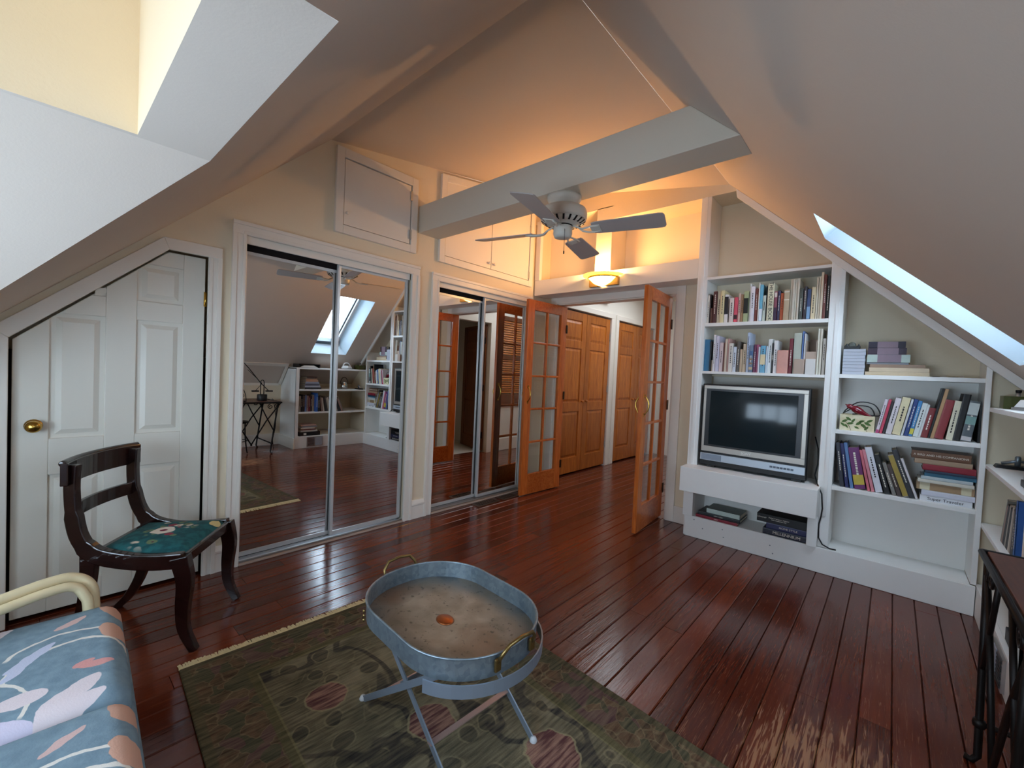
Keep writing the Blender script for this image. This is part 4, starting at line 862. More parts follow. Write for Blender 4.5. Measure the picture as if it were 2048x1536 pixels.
MB().tube([(-1.965,-.82,.77),(-.845,-.82,.77)], .022, 10).build('top_rail', RAT, so); MB().tube([(-1.965,.10,.22),(-.845,.10,.22)], .020, 10).build('front_rail', RAT, so)
MB().tube([(-1.965,-.80,.22),(-1.965,.10,.22)], .018, 10).build('side_rail', RAT, so); MB().tube([(-.845,-.80,.22),(-.845,.10,.22)], .018, 10).build('side_rail', RAT, so)
# ------------------------------------------------------------------ wrought-iron desk with wooden top
dk = empty('writing_desk', (.58, 1.95, 0), 'narrow desk with brown wooden top on scrolled iron legs', 'desk')
DX0, DX1, DY0, DY1, DZ = .275, .90, 1.60, 2.335, .725
bx((DX0+.012,DY0+.012,DZ-.022),(DX1-.012,DY1-.012,DZ)).build('desk_top', TABLEW, dk, bevel=.004)
MB().tube([(DX0,DY0,DZ-.010),(DX1,DY0,DZ-.010),(DX1,DY1,DZ-.010),(DX0,DY1,DZ-.010)], .012, 8, closed=True).build('iron_rim', IRON, dk)
def scroll(c, r, a0, turns, ex, ez, n=20):
    c, ex, ez = Vector(c), Vector(ex), Vector(ez); out = []
    for i in range(n+1):
        t = i/n; q = a0+turns*2*math.pi*t; rr = r*(1-.8*t); out.append(c + ex*(rr*math.cos(q)) + ez*(rr*math.sin(q)))
    return out
for yy, s in ((DY1-.075, 1), (DY0+.075, -1)):
    for xx in (DX0+.012, DX1-.03):
        MB().tube([(xx,yy+s*.035,DZ-.02),(xx,yy-s*.005,.40),(xx,yy-s*.05,.03),(xx-.012,yy-s*.045,.008),(xx-.03,yy-s*.04,.010)], .011, 8).lathe([(0,-.02),(.016,-.012),(.018,0),(.016,.012),(0,.02)], (xx,yy-s*.036,.14), 12).build('leg', IRON, dk)
        MB().tube([(xx,yy+s*.065,DZ-.02),(xx,yy-s*.12,.45),(xx,yy-s*.30,.13)], .009, 8).build('leg_brace', IRON, dk)
        MB().tube([(xx,yy-s*.02,.33),(xx,yy-s*.12,.53),(xx,yy-s*.20,DZ-.02)], .008, 8).build('leg_brace', IRON, dk)
        for k in range(2): MB().tube(scroll((xx,yy+s*(.02-.085*k),DZ-.065), .036, math.pi/2, 1.4*s, (0,1,0), (0,0,1)), .006, 6).build('scroll', IRON, dk)
    MB().tube([(DX0+.012,yy-s*.036,.14),(DX1-.03,yy-s*.036,.14)], .009, 8).build('stretcher', IRON, dk)
# low iron stool under the desk and wire basket on it (in the mirror)
ic = empty('iron_stool', (.55, 1.86, 0), 'low black iron stool tucked under the desk, mirrored', 'stool')
MB().lathe([(0,.445),(.135,.445),(.15,.44),(.15,.425),(.135,.42),(0,.42)], (.55,1.86,0), 24).build('seat', IRON, ic)
for q in (40, 140, 220, 320):
    a = math.radians(q); cx, cy = math.cos(a), math.sin(a)
    MB().tube(bez([(.55+.12*cx,1.86+.12*cy,.43),(.55+.125*cx,1.86+.125*cy,.25),(.55+.15*cx,1.86+.15*cy,.06),(.55+.165*cx,1.86+.165*cy,.005)], 12), .009, 8).build('leg', IRON, ic)
MB().tube([(.55+.13*math.cos(2*math.pi*k/20),1.86+.13*math.sin(2*math.pi*k/20),.17) for k in range(20)], .006, 6, closed=True).build('ring_stretcher', IRON, ic)
REDP = mat('red plastic', '#a81f2c', .4)
wk = empty('wire_basket', (.42, 1.84, DZ), 'black scrolled wire basket on the desk, mirrored', 'basket')
MB().tube([(.42+.09*math.cos(2*math.pi*k/20),1.84+.09*math.sin(2*math.pi*k/20),DZ+.006) for k in range(20)], .005, 6, closed=True).build('base_ring', IRON, wk)
for a in (0, math.pi/2): MB().tube([(.42+.09*math.cos(q)*math.cos(a),1.84+.09*math.cos(q)*math.sin(a),DZ+.006+.20*math.sin(q)) for q in [math.pi*k/16 for k in range(17)]], .005, 6).build('hoop', IRON, wk)
for s in (-1, 1): MB().tube(scroll((.42,1.84+s*.04,DZ+.085), .04, math.pi/2, 1.5*s, (0,1,0), (0,0,1)), .004, 6).build('scroll', IRON, wk)
tag(MB().prism(oval(.045,.06,.02), 'z', DZ+.0005, DZ+.02).xform(Matrix.Translation((.345,1.70,0))).build('notebook', REDP, bevel=.003), 'small red notebook lying on the desk edge', 'notebook')
# desk lamp (in the mirror)
dl = empty('desk_lamp', (.52, 2.16, DZ), 'black balanced-arm desk lamp standing on the desk, mirrored', 'lamp')
lx, ly = .52, 2.16
MB().lathe([(0,DZ+.0006),(.062,DZ+.0006),(.064,DZ+.005),(.064,DZ+.085),(.058,DZ+.092),(0,DZ+.092)], (lx,ly,0), 24).build('lamp_base', BLACKP, dl)
MB().tube([(lx,ly-.022,DZ+.09),(lx,ly-.022,DZ+.27),(lx,ly-.014,DZ+.29),(lx,ly,DZ+.297),(lx,ly+.014,DZ+.29),(lx,ly+.022,DZ+.27),(lx,ly+.022,DZ+.09)], .006, 8).build('yoke', BLACKP, dl)
MB().tube([(lx,ly+.085,DZ+.14),(lx,ly-.02,DZ+.25),(lx-.04,ly-.19,DZ+.46),(lx-.08,ly-.30,DZ+.575)], .006, 8).build('lower_arm', BLACKP, dl)
MB().tube([(lx+.012,ly-.085,DZ+.14),(lx+.012,ly-.0,DZ+.245),(lx-.028,ly-.20,DZ+.44)], .004, 8).build('rod', BLACKP, dl)
for yy in (.09, -.09): bx((lx-.02,ly+yy-.045,DZ+.128),(lx+.02,ly+yy+.045,DZ+.148)).build('counterweight', BLACKP, dl, bevel=.004)
MB().tube([(lx-.08,ly-.30,DZ+.575),(lx-.20,ly-.52,DZ+.50)], .006, 8).build('upper_arm', BLACKP, dl)
MB().lathe([(.02,.06),(.03,.05),(.06,0),(.056,0),(.026,.048)], (lx-.21,ly-.54,DZ+.42), 18).build('lamp_shade', BLACKP, dl)
tag(MB().tube(bez([(lx-.02,ly+.066,DZ+.02),(lx-.10,2.28,DZ+.008),(.66,2.34,DZ+.01),(.62,2.365,.62),(.66,2.40,.35),(.70,2.38,.12),(.78,2.42,.006),(.97,2.45,.006)], 30), .004, 6).build('lamp_cord', BLACKP), 'thin black lamp cord trailing off the back of the desk', 'cord')
# ------------------------------------------------------------------ books
PAGES = mat('book pages', '#d9cfb8', .9, var=.08, scale=90)
INKD = mat('dark ink', '#1c1a1c', .6); INKL = mat('pale ink', '#e6dfd0', .6)
ORD = ['first','second','third','fourth','fifth','sixth','seventh','eighth','ninth','tenth','eleventh','twelfth','thirteenth','fourteenth','fifteenth','sixteenth','seventeenth','eighteenth','nineteenth','twentieth']
def ordn(i):
    if i < 20: return ORD[i]
    t, u = divmod(i+1, 10)
    return {2: 'twent', 3: 'thirt', 4: 'fort'}[t] + ('ieth' if u == 0 else 'y-' + ORD[u-1])
CM = {}
def cmat(h, rough=.45):
    if h not in CM: CM[h] = mat('book cover ' + h, h, rough, var=.10, scale=30)
    return CM[h]
def lum(h): c = lin(h); return .3*c[0]+.6*c[1]+.1*c[2]
def book(M, t, d, h, col, label, group, mark=1, band=None, txt=None, tsize=None, cat='book', name='book'):
    """local: spine faces -y at y=0, thickness 0..t along x, height 0..h along z"""
    c = min(.003, t*.16); e = .0012
    cov = MB().box((0,e,0),(c,d,h)).box((t-c,e,0),(t,d,h)).prism([(0,c),(0,e),(t*.18,0),(t*.82,0),(t,e),(t,c)], 'z', 0, h)
    o = cov.xform(M).build(name, cmat(col)); tag(o, label, cat, group)
    MB().box((c,c,.003),(t-c,d-.004,h-.003)).xform(M).build('page_block', PAGES, o)
    ink = INKD if lum(col) > .22 else INKL
    if txt:
        text_mesh('title', txt, ink if isinstance(ink, bpy.types.Material) else INKD, o, (0,0,0), tsize or t*.75, Matrix.Identity(4))
        me = bpy.data.objects[-1] if False else o.children[-1].data
        me.transform(M @ Matrix.Translation((t/2, -.0006, h*.52)) @ Matrix.Rotation(math.pi/2, 4, 'Y') @ FACE_S)
    elif mark and t > .015:
        a = random.uniform(.45, .62); L = random.uniform(.18, .30)
        MB().box((t*.36,-.0005,h*(a-L)),(t*.62,.001,h*(a+L*.8))).xform(M).build('title_strip', ink, o) if mark == 2 else None
        if mark == 1:
            z = h*(a-L)
            while z < h*(a+L):
                w_ = random.uniform(.006, .016); MB()
                z2 = z + w_; strips.append((t*.40, t*.60, z, min(z2, h*.95))); z = z2 + .004
            m_ = MB()
            for (p, q, r, s) in strips: m_.box((p,-.0005,r),(q,.001,s))
            strips.clear(); m_.xform(M).build('title_lettering', ink, o)
    if band:
        for (z0, z1, bc2) in band: MB().box((.0004,-.0007,h*z0),(t-.0004,.002,h*z1)).xform(M).build('spine_band', cmat(bc2), o)
    return o
strips = []
T = Matrix.Translation
S1 = [(-1.188,0.019,0.231,'#d8d0c4','white'),(-1.169,0.018,0.237,'#2a1c1c','black-brown'),(-1.150,0.016,0.123,'#6a4438','short brown'),(-1.132,0.030,0.257,'#5a3230','dark brown'),(-1.101,0.026,0.258,'#d9cdb2','cream'),(-1.074,0.028,0.260,'#e0d3a4','pale yellow'),(-1.045,0.028,0.226,'#e6e2e0','white, black-labelled'),(-1.007,0.033,0.195,'#dcd3ce','off-white'),(-0.971,0.025,0.196,'#d8566a','pink-red'),(-0.945,0.019,0.225,'#dcbcae','pinkish cream'),(-0.925,0.019,0.216,'#a98868','tan'),(-0.904,0.033,0.236,'#a9b48a','pale green'),(-0.870,0.012,0.295,'#e8e6e0','tall thin white'),(-0.857,0.028,0.270,'#e2dfe6','lilac-white'),(-0.828,0.022,0.252,'#7b4038','reddish brown'),(-0.804,0.008,0.292,'#e4e0da','very thin white'),(-0.796,0.021,0.279,'#6fb2cc','light blue and white'),(-0.773,0.020,0.195,'#c9d2c4','pale grey-green'),(-0.752,0.008,0.268,'#181818','thin black'),(-0.743,0.043,0.280,'#d8d3b6','thick ivory'),(-0.699,0.020,0.218,'#8a4a58','orange and plum'),(-0.677,0.017,0.224,'#3c3452','dark violet'),(-0.659,0.021,0.204,'#c4623a','orange'),(-0.636,0.035,0.223,'#b5a084','tan banded'),(-0.600,0.015,0.299,'#cfc6b4','tall grey-cream'),(-0.585,0.015,0.296,'#c9bfae','tall stone'),(-0.570,0.014,0.297,'#d2c9b8','tall pale stone'),(-0.555,0.014,0.298,'#cbc1b0','tall grey-beige'),(-0.540,0.022,0.225,'#4a4f48','grey-green'),(-0.515,0.019,0.237,'#33282e','near-black'),(-0.494,0.022,0.217,'#39476e','navy and blue'),(-0.468,0.026,0.228,'#d8c7a2','buff'),(-0.441,0.011,0.292,'#d5c9b4','thin tall cream'),(-0.429,0.012,0.298,'#cdbfa8','thin tall beige'),(-0.416,0.015,0.327,'#dccbb2','tallest cream'),(-0.400,0.017,0.308,'#6e3a32','tall russet'),(-0.382,0.020,0.299,'#15130f','tall black')]
for i, (x, t, h, col, nm) in enumerate(S1):
    x, t = ((-1.1785, .0175), (-1.1605, .0095))[i] if i < 2 else (x, t)
    y = 3.685 + random.uniform(-.008, .012)
    kw = dict(mark=1 if i not in (12,15,18,24,25,26,27,32,33,34) else 0)
    if i == 19: kw = dict(txt='THE HOUSE BOOK', tsize=.034)
    if i == 36: kw['band'] = None
    if i == 6: kw['band'] = [(.3,.92,'#242026')]; kw['mark'] = 0
    if i == 16: kw['band'] = [(.02,.34,'#dfe4ea')]; kw['mark'] = 0
    if i == 20: kw['band'] = [(.02,.45,'#3a2440'),(.8,.96,'#d8c8c0')]; kw['mark'] = 0
    if i == 11: kw['band'] = [(.28,.78,'#1d1f1a')]; kw['mark'] = 0
    if i == 8: kw['band'] = [(.12,.30,'#3a1c22')]; kw['mark'] = 0
    if i == 23: kw['band'] = [(.66,.69,'#ddd6c8'),(.92,.95,'#ddd6c8')]; kw['mark'] = 0
    if i == 30: kw['band'] = [(.03,.42,'#7fa2c4')]; kw['mark'] = 0
    if i == 17: kw['mark'] = 2
    book(T((x,y,1.7705)), t-.0012, random.uniform(.15,.19), h, col, f'{nm} book, {ordn(i)} from the doorway end of the highest book row', 'books on the highest shelf', **kw)
S2 = [(-1.1785,0.044,0.260,'#2f6f96','thick blue'),(-1.133,0.012,0.243,'#1c1a1c','thin black'),(-1.120,0.011,0.091,'#cdbfa8','very short cream'),(-1.108,0.018,0.295,'#e3e2e6','tall white'),(-1.089,0.025,0.286,'#c9c6d8','pale lavender'),(-1.063,0.028,0.234,'#d9c0bc','pale pink'),(-1.034,0.012,0.226,'#7a4c40','thin brown'),(-1.021,0.017,0.261,'#d5c3ae','beige'),(-1.003,0.012,0.265,'#c79c94','dusty pink'),(-0.990,0.031,0.226,'#dcd6cc','ivory'),(-0.958,0.025,0.198,'#cfd6e0','blue-white'),(-0.932,0.023,0.240,'#57504a','dark taupe'),(-0.908,0.016,0.179,'#bfa88c','short tan'),(-0.891,0.025,0.221,'#cdb79c','sand'),(-0.863,0.019,0.308,'#b9c8e0','tall pale blue'),(-0.843,0.026,0.209,'#6f7f94','slate blue striped'),(-0.816,0.018,0.216,'#6c3050','plum'),(-0.797,0.014,0.216,'#b25a7c','rose'),(-0.782,0.014,0.197,'#d4dae2','short pale blue-white'),(-0.767,0.035,0.205,'#6aaac8','sky blue labelled'),(-0.730,0.010,0.201,'#cdd8e2','thin icy blue'),(-0.720,0.027,0.256,'#dfe2e0','white'),(-0.692,0.010,0.223,'#1b1b1b','narrow black'),(-0.681,0.025,0.244,'#e6e4e2','bright white'),(-0.655,0.070,0.171,'#d59a8c','wide salmon face-out'),(-0.583,0.023,0.257,'#6e1f2c','dark red'),(-0.557,0.047,0.296,'#b4b8aa','wide grey-green'),(-0.508,0.012,0.309,'#5c78ae','thin tall blue'),(-0.494,0.009,0.291,'#d8dade','thin tall white'),(-0.416,0.014,0.324,'#d8d2c0','tall cream'),(-0.401,0.014,0.322,'#d2cab8','tall beige'),(-0.384,0.018,0.254,'#dad6cc','off-white')]
for i, (x, t, h, col, nm) in enumerate(S2):
    kw = dict(mark=1 if t > .017 and i not in (0,24,26) else 0); dep = random.uniform(.15,.19); y = 3.685+random.uniform(-.008,.012)
    if i == 15: kw = dict(band=[(.1,.2,'#c9b08c'),(.3,.36,'#8a6a50'),(.46,.52,'#8a6a50'),(.62,.8,'#3e5f8c')])
    if i == 19: kw = dict(band=[(.3,.68,'#e2d3a8')])
    if i == 22: kw = dict(txt='HENRY', tsize=.013)
    if i == 24: dep = .03
    book(T((x,y,1.3785)), t-.0012, dep, h, col, f'{nm} book, {ordn(i)} from the doorway end in the row above the television', 'books just above the television', **kw)
CARD = mat('tan cardboard', '#b9a494', .85); CARDW = mat('white card', '#dedad4', .8)
bxo = empty('cardboard_magazine_box', (-.45, 3.72, 1.378), 'tan cardboard magazine holder at the far end above the television', 'box')
MB().box((-.484,3.695,1.3785),(-.418,3.698,1.54)).box((-.484,3.69,1.3785),(-.480,3.86,1.62)).box((-.422,3.69,1.3785),(-.418,3.86,1.62)).box((-.480,3.856,1.3785),(-.422,3.86,1.64)).build('holder_body', CARD, bxo)
tag(bx((-.478,3.668,1.3785),(-.420,3.692,1.487)).build('card_pack', CARDW, bevel=.002), 'short white pack of cards before the tan magazine holder', 'card pack')
tag(bx((-.547,3.665,1.3785),(-.484,3.682,1.485)).build('folded_card', CARD, bevel=.002), 'folded tan card standing before the wide grey-green book', 'card')
# leaning rows of the right-hand bay
def lean(x, t, h, ang, z, d, y):
    a = math.radians(ang)
    if a >= 0: return T((x,y,z)) @ Matrix.Rotation(a, 4, 'Y') @ T((0,0,0)) if False else T((x+t,y,z)) @ Matrix.Rotation(a, 4, 'Y') @ T((-t,0,0))
    return T((x,y,z)) @ Matrix.Rotation(a, 4, 'Y')
R2 = [(-0.075,0.017,0.227,'#d8cdd4','white and magenta'),(-0.056,0.015,0.227,'#c8405c','crimson-pink'),(-0.040,0.014,0.216,'#262024','slim black'),(-0.025,0.029,0.238,'#d9ced0','pinkish white'),(0.006,0.040,0.244,'#dccfa6','thick yellowed cream'),(0.049,0.012,0.236,'#c9ccd0','thin pale grey'),(0.063,0.020,0.238,'#27407a','dark blue'),(0.084,0.019,0.229,'#3f7fb4','bright blue with yellow label'),(0.105,0.025,0.216,'#d4dad6','white'),(0.132,0.012,0.209,'#d0d2d0','thin white'),(0.146,0.031,0.188,'#7a2a2c','short dark red'),(0.179,0.013,0.315,'#1a1a1c','tallest thin black'),(0.194,0.017,0.311,'#b48e66','tall tan'),(0.214,0.040,0.244,'#8a3236','broad red'),(0.255,0.029,0.240,'#d9d2b8','ivory'),(0.288,0.033,0.283,'#171719','thick black'),(0.326,0.044,0.244,'#5c6468','thick grey-teal')]
def corners(x, t, h, a, right):
    """cross-section of a leaning book standing on z=0; pivot is its lower corner on the leaning side"""
    c_, s_ = math.cos(a), math.sin(a)
    pts = [(-t,0),(0,0),(0,h),(-t,h)] if right else [(0,0),(t,0),(t,h),(0,h)]
    return [(x+p*c_+q*s_, -p*s_+q*c_) for p, q in pts]
prev = None; pos = []
for i in range(len(R2)-1, -1, -1):
    x, t, h, col, nm = R2[i]; a = math.radians(9.6 if i < 14 else 7.0); t = (t-.001)*math.cos(a)
    xr = min(R2[i][0]+R2[i][1], .376-R2[i][2]*math.sin(a)+.010)
    if prev:  # right face must stay clear of the neighbour that it leans on
        for cx, cz in prev: xr = min(xr, cx - cz*math.tan(a) - .0006)
    prev = corners(xr, t, h, a, True); pos.append((i, xr, t, a))
for i, xr, t, a in pos[::-1]:
    x, _, h, col, nm = R2[i]
    kw = dict(mark=1 if t > .018 and i not in (13,15) else 0)
    if i == 7: kw = dict(band=[(.06,.22,'#d2c84a')])
    if i == 0: kw = dict(band=[(.0,.1,'#b0346c')])
    if i == 16: kw = dict(band=[(.42,.62,'#7fa39c'),(.66,.95,'#c8d0cc'),(.02,.12,'#c9c4c4')])
    book(T((xr,3.69,1.0065)) @ Matrix.Rotation(a, 4, 'Y') @ T((-t,0,0)), t, .17, h, col, f'{nm} leaning book, {ordn(i)} from the red bird on its shelf', 'books leaning beside the red bird', **kw)
book(T((.3835,3.70,1.0065)), .0105, .2, .215, '#101012', 'black book standing against the post at the end of the bird shelf', 'books leaning beside the red bird', mark=0)
R3 = [(-0.237,0.025,0.300,-7.5,'#2c2e38','charcoal'),(-0.211,0.022,0.299,-8.5,'#1d2458','navy'),(-0.188,0.020,0.307,-9.4,'#5a7eae','light blue'),(-0.164,0.060,0.277,-10.5,'#6c2a66','thick purple'),(-0.100,0.016,0.270,-12.0,'#cc6a78','rose pink'),(-0.082,0.018,0.277,-13.,'#d48490','pale rose'),(-0.062,0.038,0.296,-14.,'#d8d8e0','white'),(-0.020,0.031,0.254,-15.5,'#141416','black, white-lettered'),(0.014,0.022,0.206,-17.,'#7c7872','short grey'),(0.040,0.024,0.202,-18.,'#4a3c38','short dark brown'),(0.068,0.030,0.270,-19.5,'#8e8a86','grey with yellow edge'),(0.101,0.030,0.306,-20.5,'#2e2f34','large dark grey'),(0.133,0.014,0.256,-22.,'#d4d0d2','thin white and red')]
prev = None
for i, (x, t, h, a, col, nm) in enumerate(R3):
    kw = dict(mark=1 if t > .02 else 0); a = math.radians(max(a, -19)); t = (t-.001)*math.cos(a)*.97
    if i == 3: kw = dict(mark=1, band=[(.1,.34,'#c9b040')])
    if i == 10: kw = dict(band=[(.02,.98,'#a0893c')], mark=0)
    xl = x-.018 if i else -.233
    if i == 0: xl = -.278 - h*math.sin(a) + .001
    if prev:
        xl = -9
        for cx, cz in prev: xl = max(xl, cx - cz*math.tan(a) + .0006)
    prev = corners(xl, t, h, a, False)
    book(T((xl,3.69,.6165)) @ Matrix.Rotation(a, 4, 'Y'), t, .17, h, col, f'{nm} leaning book, {ordn(i)} from the television side of the lowest row', 'books leaning in the lowest row', **kw)
# flat piles
def flat(x0, x1, z0, z1, y, d, col, label, group, txt=None, tsize=None, bandc=None, rz=0.):
    t, h = z1-z0, x1-x0
    # lay the book down: spine to the room, thickness up
    M = T((x0, y, z0)) @ Matrix.Rotation(rz, 4, 'Z') @ Matrix(((0,0,1,0),(0,1,0,0),(1,0,0,0),(0,0,0,1)))
    o = book(M, t, d, h, col, label, group, mark=0)
    if txt:
        text_mesh('title', txt, INKD if lum(col) > .22 else INKL, o, ((x0+x1)/2, y-.0008, (z0+z1)/2-.0005), tsize or t*.7, FACE_S)
    for (a, b, cc) in bandc or []: MB().box((x0+h*a, y-.0006, z0+.0005), (x0+h*b, y+.002, z1-.0005)).build('spine_band', cmat(cc), o)
    return o
gp = 'pile of books on the lowest row'
zz = .6165
for x0, x1, th, col, nm, txt, ts, bnd in ((.158,.384,.036,'#dfe0e4','white book titled in black script at the foot of the pile','Super Traveler',.026,None),(.164,.392,.032,'#d6d8e4','plain white book second from the foot of the pile',None,None,None),(.140,.390,.046,'#a88a68','tan book with two pale labels in the pile',None,None,[(.06,.24,'#d8cfae'),(.78,.95,'#d8cfae')]),(.144,.386,.020,'#d6d2c4','cream book over the labelled tan one in the pile',None,None,None),(.158,.380,.020,'#b9c2c4','pale grey book under the blue ones in the pile',None,None,None),(.172,.394,.022,'#3f7c9c','teal-blue book in the pile under the dark blue one',None,None,None),(.174,.390,.016,'#24364c','thin dark blue book in the pile',None,None,None),(.162,.390,.036,'#8c2030','crimson book in the upper half of the pile',None,None,None),(.124,.374,.030,'#a48a70','faded tan book second from the top of the pile',None,None,None),(.108,.367,.050,'#6c4a34','thick brown book on top of the pile','A BIRD AND HIS COMPANIONS',.017,None)):
    flat(x0, x1, zz, zz+th-.0006, 3.685+random.uniform(0,.02), .18, col, nm, gp, txt, ts, bnd); zz += th
# right bay, top shelf
gq = 'things piled on the top shelf of the bay under the slope'
GREY = mat('grey plastic case', '#b7bac4', .4); zz = 1.3865
for k in range(8):
    tag(bx((-.268,3.685,zz),(-.150+random.uniform(-.002,.002),3.83,zz+.0210)).build('disc_case', GREY, bevel=.002), f'pale grey case, {ordn(k)} from the bottom of the stack under the tape dispenser', 'case', 'stacked pale grey cases'); zz += .0216
td = empty('tape_dispenser', (-.22, 3.75, 1.56), 'black tape dispenser on top of the grey case stack', 'tape dispenser')
MB().prism([(-.268,1.5594),(-.182,1.5594),(-.180,1.575),(-.188,1.596),(-.196,1.578),(-.240,1.576),(-.252,1.597),(-.266,1.578)], 'y', 3.69, 3.74).build('dispenser_body', BLACKP, td, bevel=.003)
MB().lathe([(.010,-.009),(.022,-.009),(.022,.009),(.010,.009)], n=18).xform(T((-.225,3.715,1.585)) @ Matrix.Rotation(math.pi/2, 4, 'X')).build('tape_roll', mat('tape roll', '#5a5c52', .4), td)
for x0, x1, z0, z1, col, nm in ((-.147,.162,1.3865,1.409,'#c9b494','wide tan folder at the foot of the paper pile'),(-.127,.161,1.4095,1.437,'#d3bea0','pale tan folder second in the paper pile'),(-.124,.142,1.4375,1.458,'#9c7f6a','brown folder in the middle of the paper pile'),(-.140,.064,1.4585,1.471,'#8d9096','thin grey booklet under the pale green book'),(-.141,.070,1.4715,1.522,'#b6c6bc','thick pale green book under the dark ones'),(-.139,.051,1.5225,1.565,'#3a2838','dark plum book under the topmost one'),(-.138,.045,1.5655,1.606,'#241c30','blackish violet book on top of the paper pile')):
    flat(x0, x1, z0, z1, 3.69+random.uniform(-.005,.02), .17, col, nm, gq, bandc=[(.25,.8,'#8a7480')] if 'dark' in nm or 'black' in nm else ([(.55,.72,'#6f95b8')] if 'green book under' in nm else None), rz=random.uniform(-.03,.03))
PAPER = mat('white paper', '#e4e0d6', .9)
for i, (xa, xb) in enumerate(((.165,.240),(.250,.315))):
    vs = [(xa+(xb-xa)*u/6, 3.70+.10*v/3, 1.388+.010*math.sin(u*.9+v)*(u/6)+.001*abs(v)) for v in range(4) for u in range(7)]
    vs = [(x, y, max(z, 1.3868)) for x, y, z in vs]
    tag(MB().add(vs, [(v*7+u, v*7+u+1, v*7+u+8, v*7+u+7) for v in range(3) for u in range(6)], True).build('paper_sheet', PAPER), ['curled loose paper next to the paper pile', 'curled loose paper nearest the end post'][i], 'paper', 'loose papers on the top shelf')
# decorated box, bird, cables
dbx = empty('painted_box', (-.17, 3.75, 1.006), 'cream box painted with green leafy branches under the red bird', 'box')
g = G('cream box paint'); P0 = g.coord('Object'); c = g.mix(g.ramp(g.noise(P0, 25, 3), .4, .6), '#d8cba4', '#e6dcbc'); g.base(c); g.rough(.6)
MB().box((-.262,3.69,1.0065),(-.080,3.695,1.112)).box((-.262,3.865,1.0065),(-.080,3.87,1.112)).box((-.262,3.695,1.0065),(-.257,3.865,1.112)).box((-.085,3.695,1.0065),(-.080,3.865,1.112)).box((-.257,3.695,1.0065),(-.085,3.865,1.012)).build('box_body', g.M, dbx)
LEAFM = mat('painted green leaf', '#4a6a2c', .6)
for (lx_, lz_, a, s) in ((-.235,1.07,.5,.02),(-.215,1.085,-.6,.02),(-.245,1.045,2.4,.018),(-.205,1.055,.2,.02),(-.225,1.035,-1.,.016),(-.19,1.075,1.,.018),(-.16,1.06,.7,.022),(-.135,1.045,-.7,.022),(-.145,1.075,.3,.018),(-.115,1.06,-.5,.022),(-.105,1.08,.5,.02),(-.12,1.03,.9,.018),(-.17,1.03,-.4,.016)):
    pts = [(-s,0),(-s*.4,s*.38),(s*.3,s*.36),(s,0),(s*.3,-s*.36),(-s*.4,-s*.38)]
    MB().prism([(lx_+p*math.cos(a)-q*math.sin(a), lz_+p*math.sin(a)+q*math.cos(a)) for p, q in pts], 'y', 3.6890, 3.6902).build('painted_leaf', LEAFM, dbx)
for pth in (((-.20,1.008),(-.21,1.035),(-.235,1.07)), ((-.115,1.008),(-.13,1.03),(-.15,1.05))): MB().tube([(a, 3.6896, b) for a, b in pth], .0014, 5).build('painted_branch', mat('painted brown branch', '#5a4630', .7), dbx)
bd = MB().lathe([(0,-.078),(.006,-.070),(.009,-.045),(.014,-.02),(.021,.0),(.024,.02),(.022,.038),(.016,.05),(.015,.058),(.017,.068),(.014,.078),(.005,.085),(.0015,.096),(0,.098)], n=18)
bird = bd.xform(T((-.155,3.705,1.137)) @ Matrix.Rotation(math.radians(-62), 4, 'Y')).build('bird_figurine', mat('glossy red bird', '#7c1528', .2, coat=.5))
tag(bird, 'glossy dark red bird figurine perched on the painted box', 'figurine')
MB().prism([(-.09,1.112),(-.088,1.098),(-.12,1.118),(-.135,1.13)], 'y', 3.698, 3.712).build('tail', MATS['glossy red bird'], bird)
for i, (cy_, rr_, lab) in enumerate(((3.74,.085,'large loop of black cable behind the red bird'),(3.76,.06,'small loop of black cable behind the red bird'))):
    tag(MB().tube(bez([(-.25,cy_,1.118),(-.23+.02*i,cy_,1.15),(-.17,cy_,1.115+rr_),(-.09-.02*i,cy_,1.118+rr_*.85),(-.055-.03*i,cy_,1.11+rr_*.2),(-.085-.02*i,cy_,1.115),(-.14,cy_,1.122),(-.2,cy_,1.116)], 30), .0036, 6).build('cable_loop', BLACKP), lab, 'cable', 'cable loops')
# bench shelf
gb = 'books and boxes under the television'
flat(-1.162,-.848,.1765,.197,3.655,.23,'#8c2434','red book at the foot of the pile under the television',gb,'PARIS',.012)
flat(-1.150,-.832,.1975,.222,3.665,.22,'#22282c','black book with white title under the green boxed volume',gb,'NEW YORK',.013)
flat(-1.090,-.836,.2225,.258,3.68,.19,'#5c6a64','grey-green boxed volume on top of the pile under the television',gb,bandc=[(.02,.98,'#c4d4cc')])
flat(-.675,-.372,.1765,.219,3.655,.23,'#191a2c','thick dark book at the foot of the second pile under the television',gb,'MILLENNIUM',.030)
flat(-.655,-.375,.2195,.262,3.66,.22,'#31355c','indigo book between dark book and black box under the television',gb,'HOME STYLE',.020)
kit = empty('cable_kit_box', (-.55, 3.74, .2625), 'black cardboard cable box kit on the indigo book', 'box')
bx((-.718,3.655,.2625),(-.378,3.83,.322)).build('carton', mat('black carton', '#131416', .5), kit, bevel=.002)
text_mesh('brand_lettering', 'COMCAST', INKL, kit, (-.685,3.6545,.295), .013, FACE_S); text_mesh('lettering', 'Digital Transport Adapter\nSelf-Installation Kit', INKL, kit, (-.575,3.6545,.295), .0125, FACE_S)
kit.children[-1].data.update()
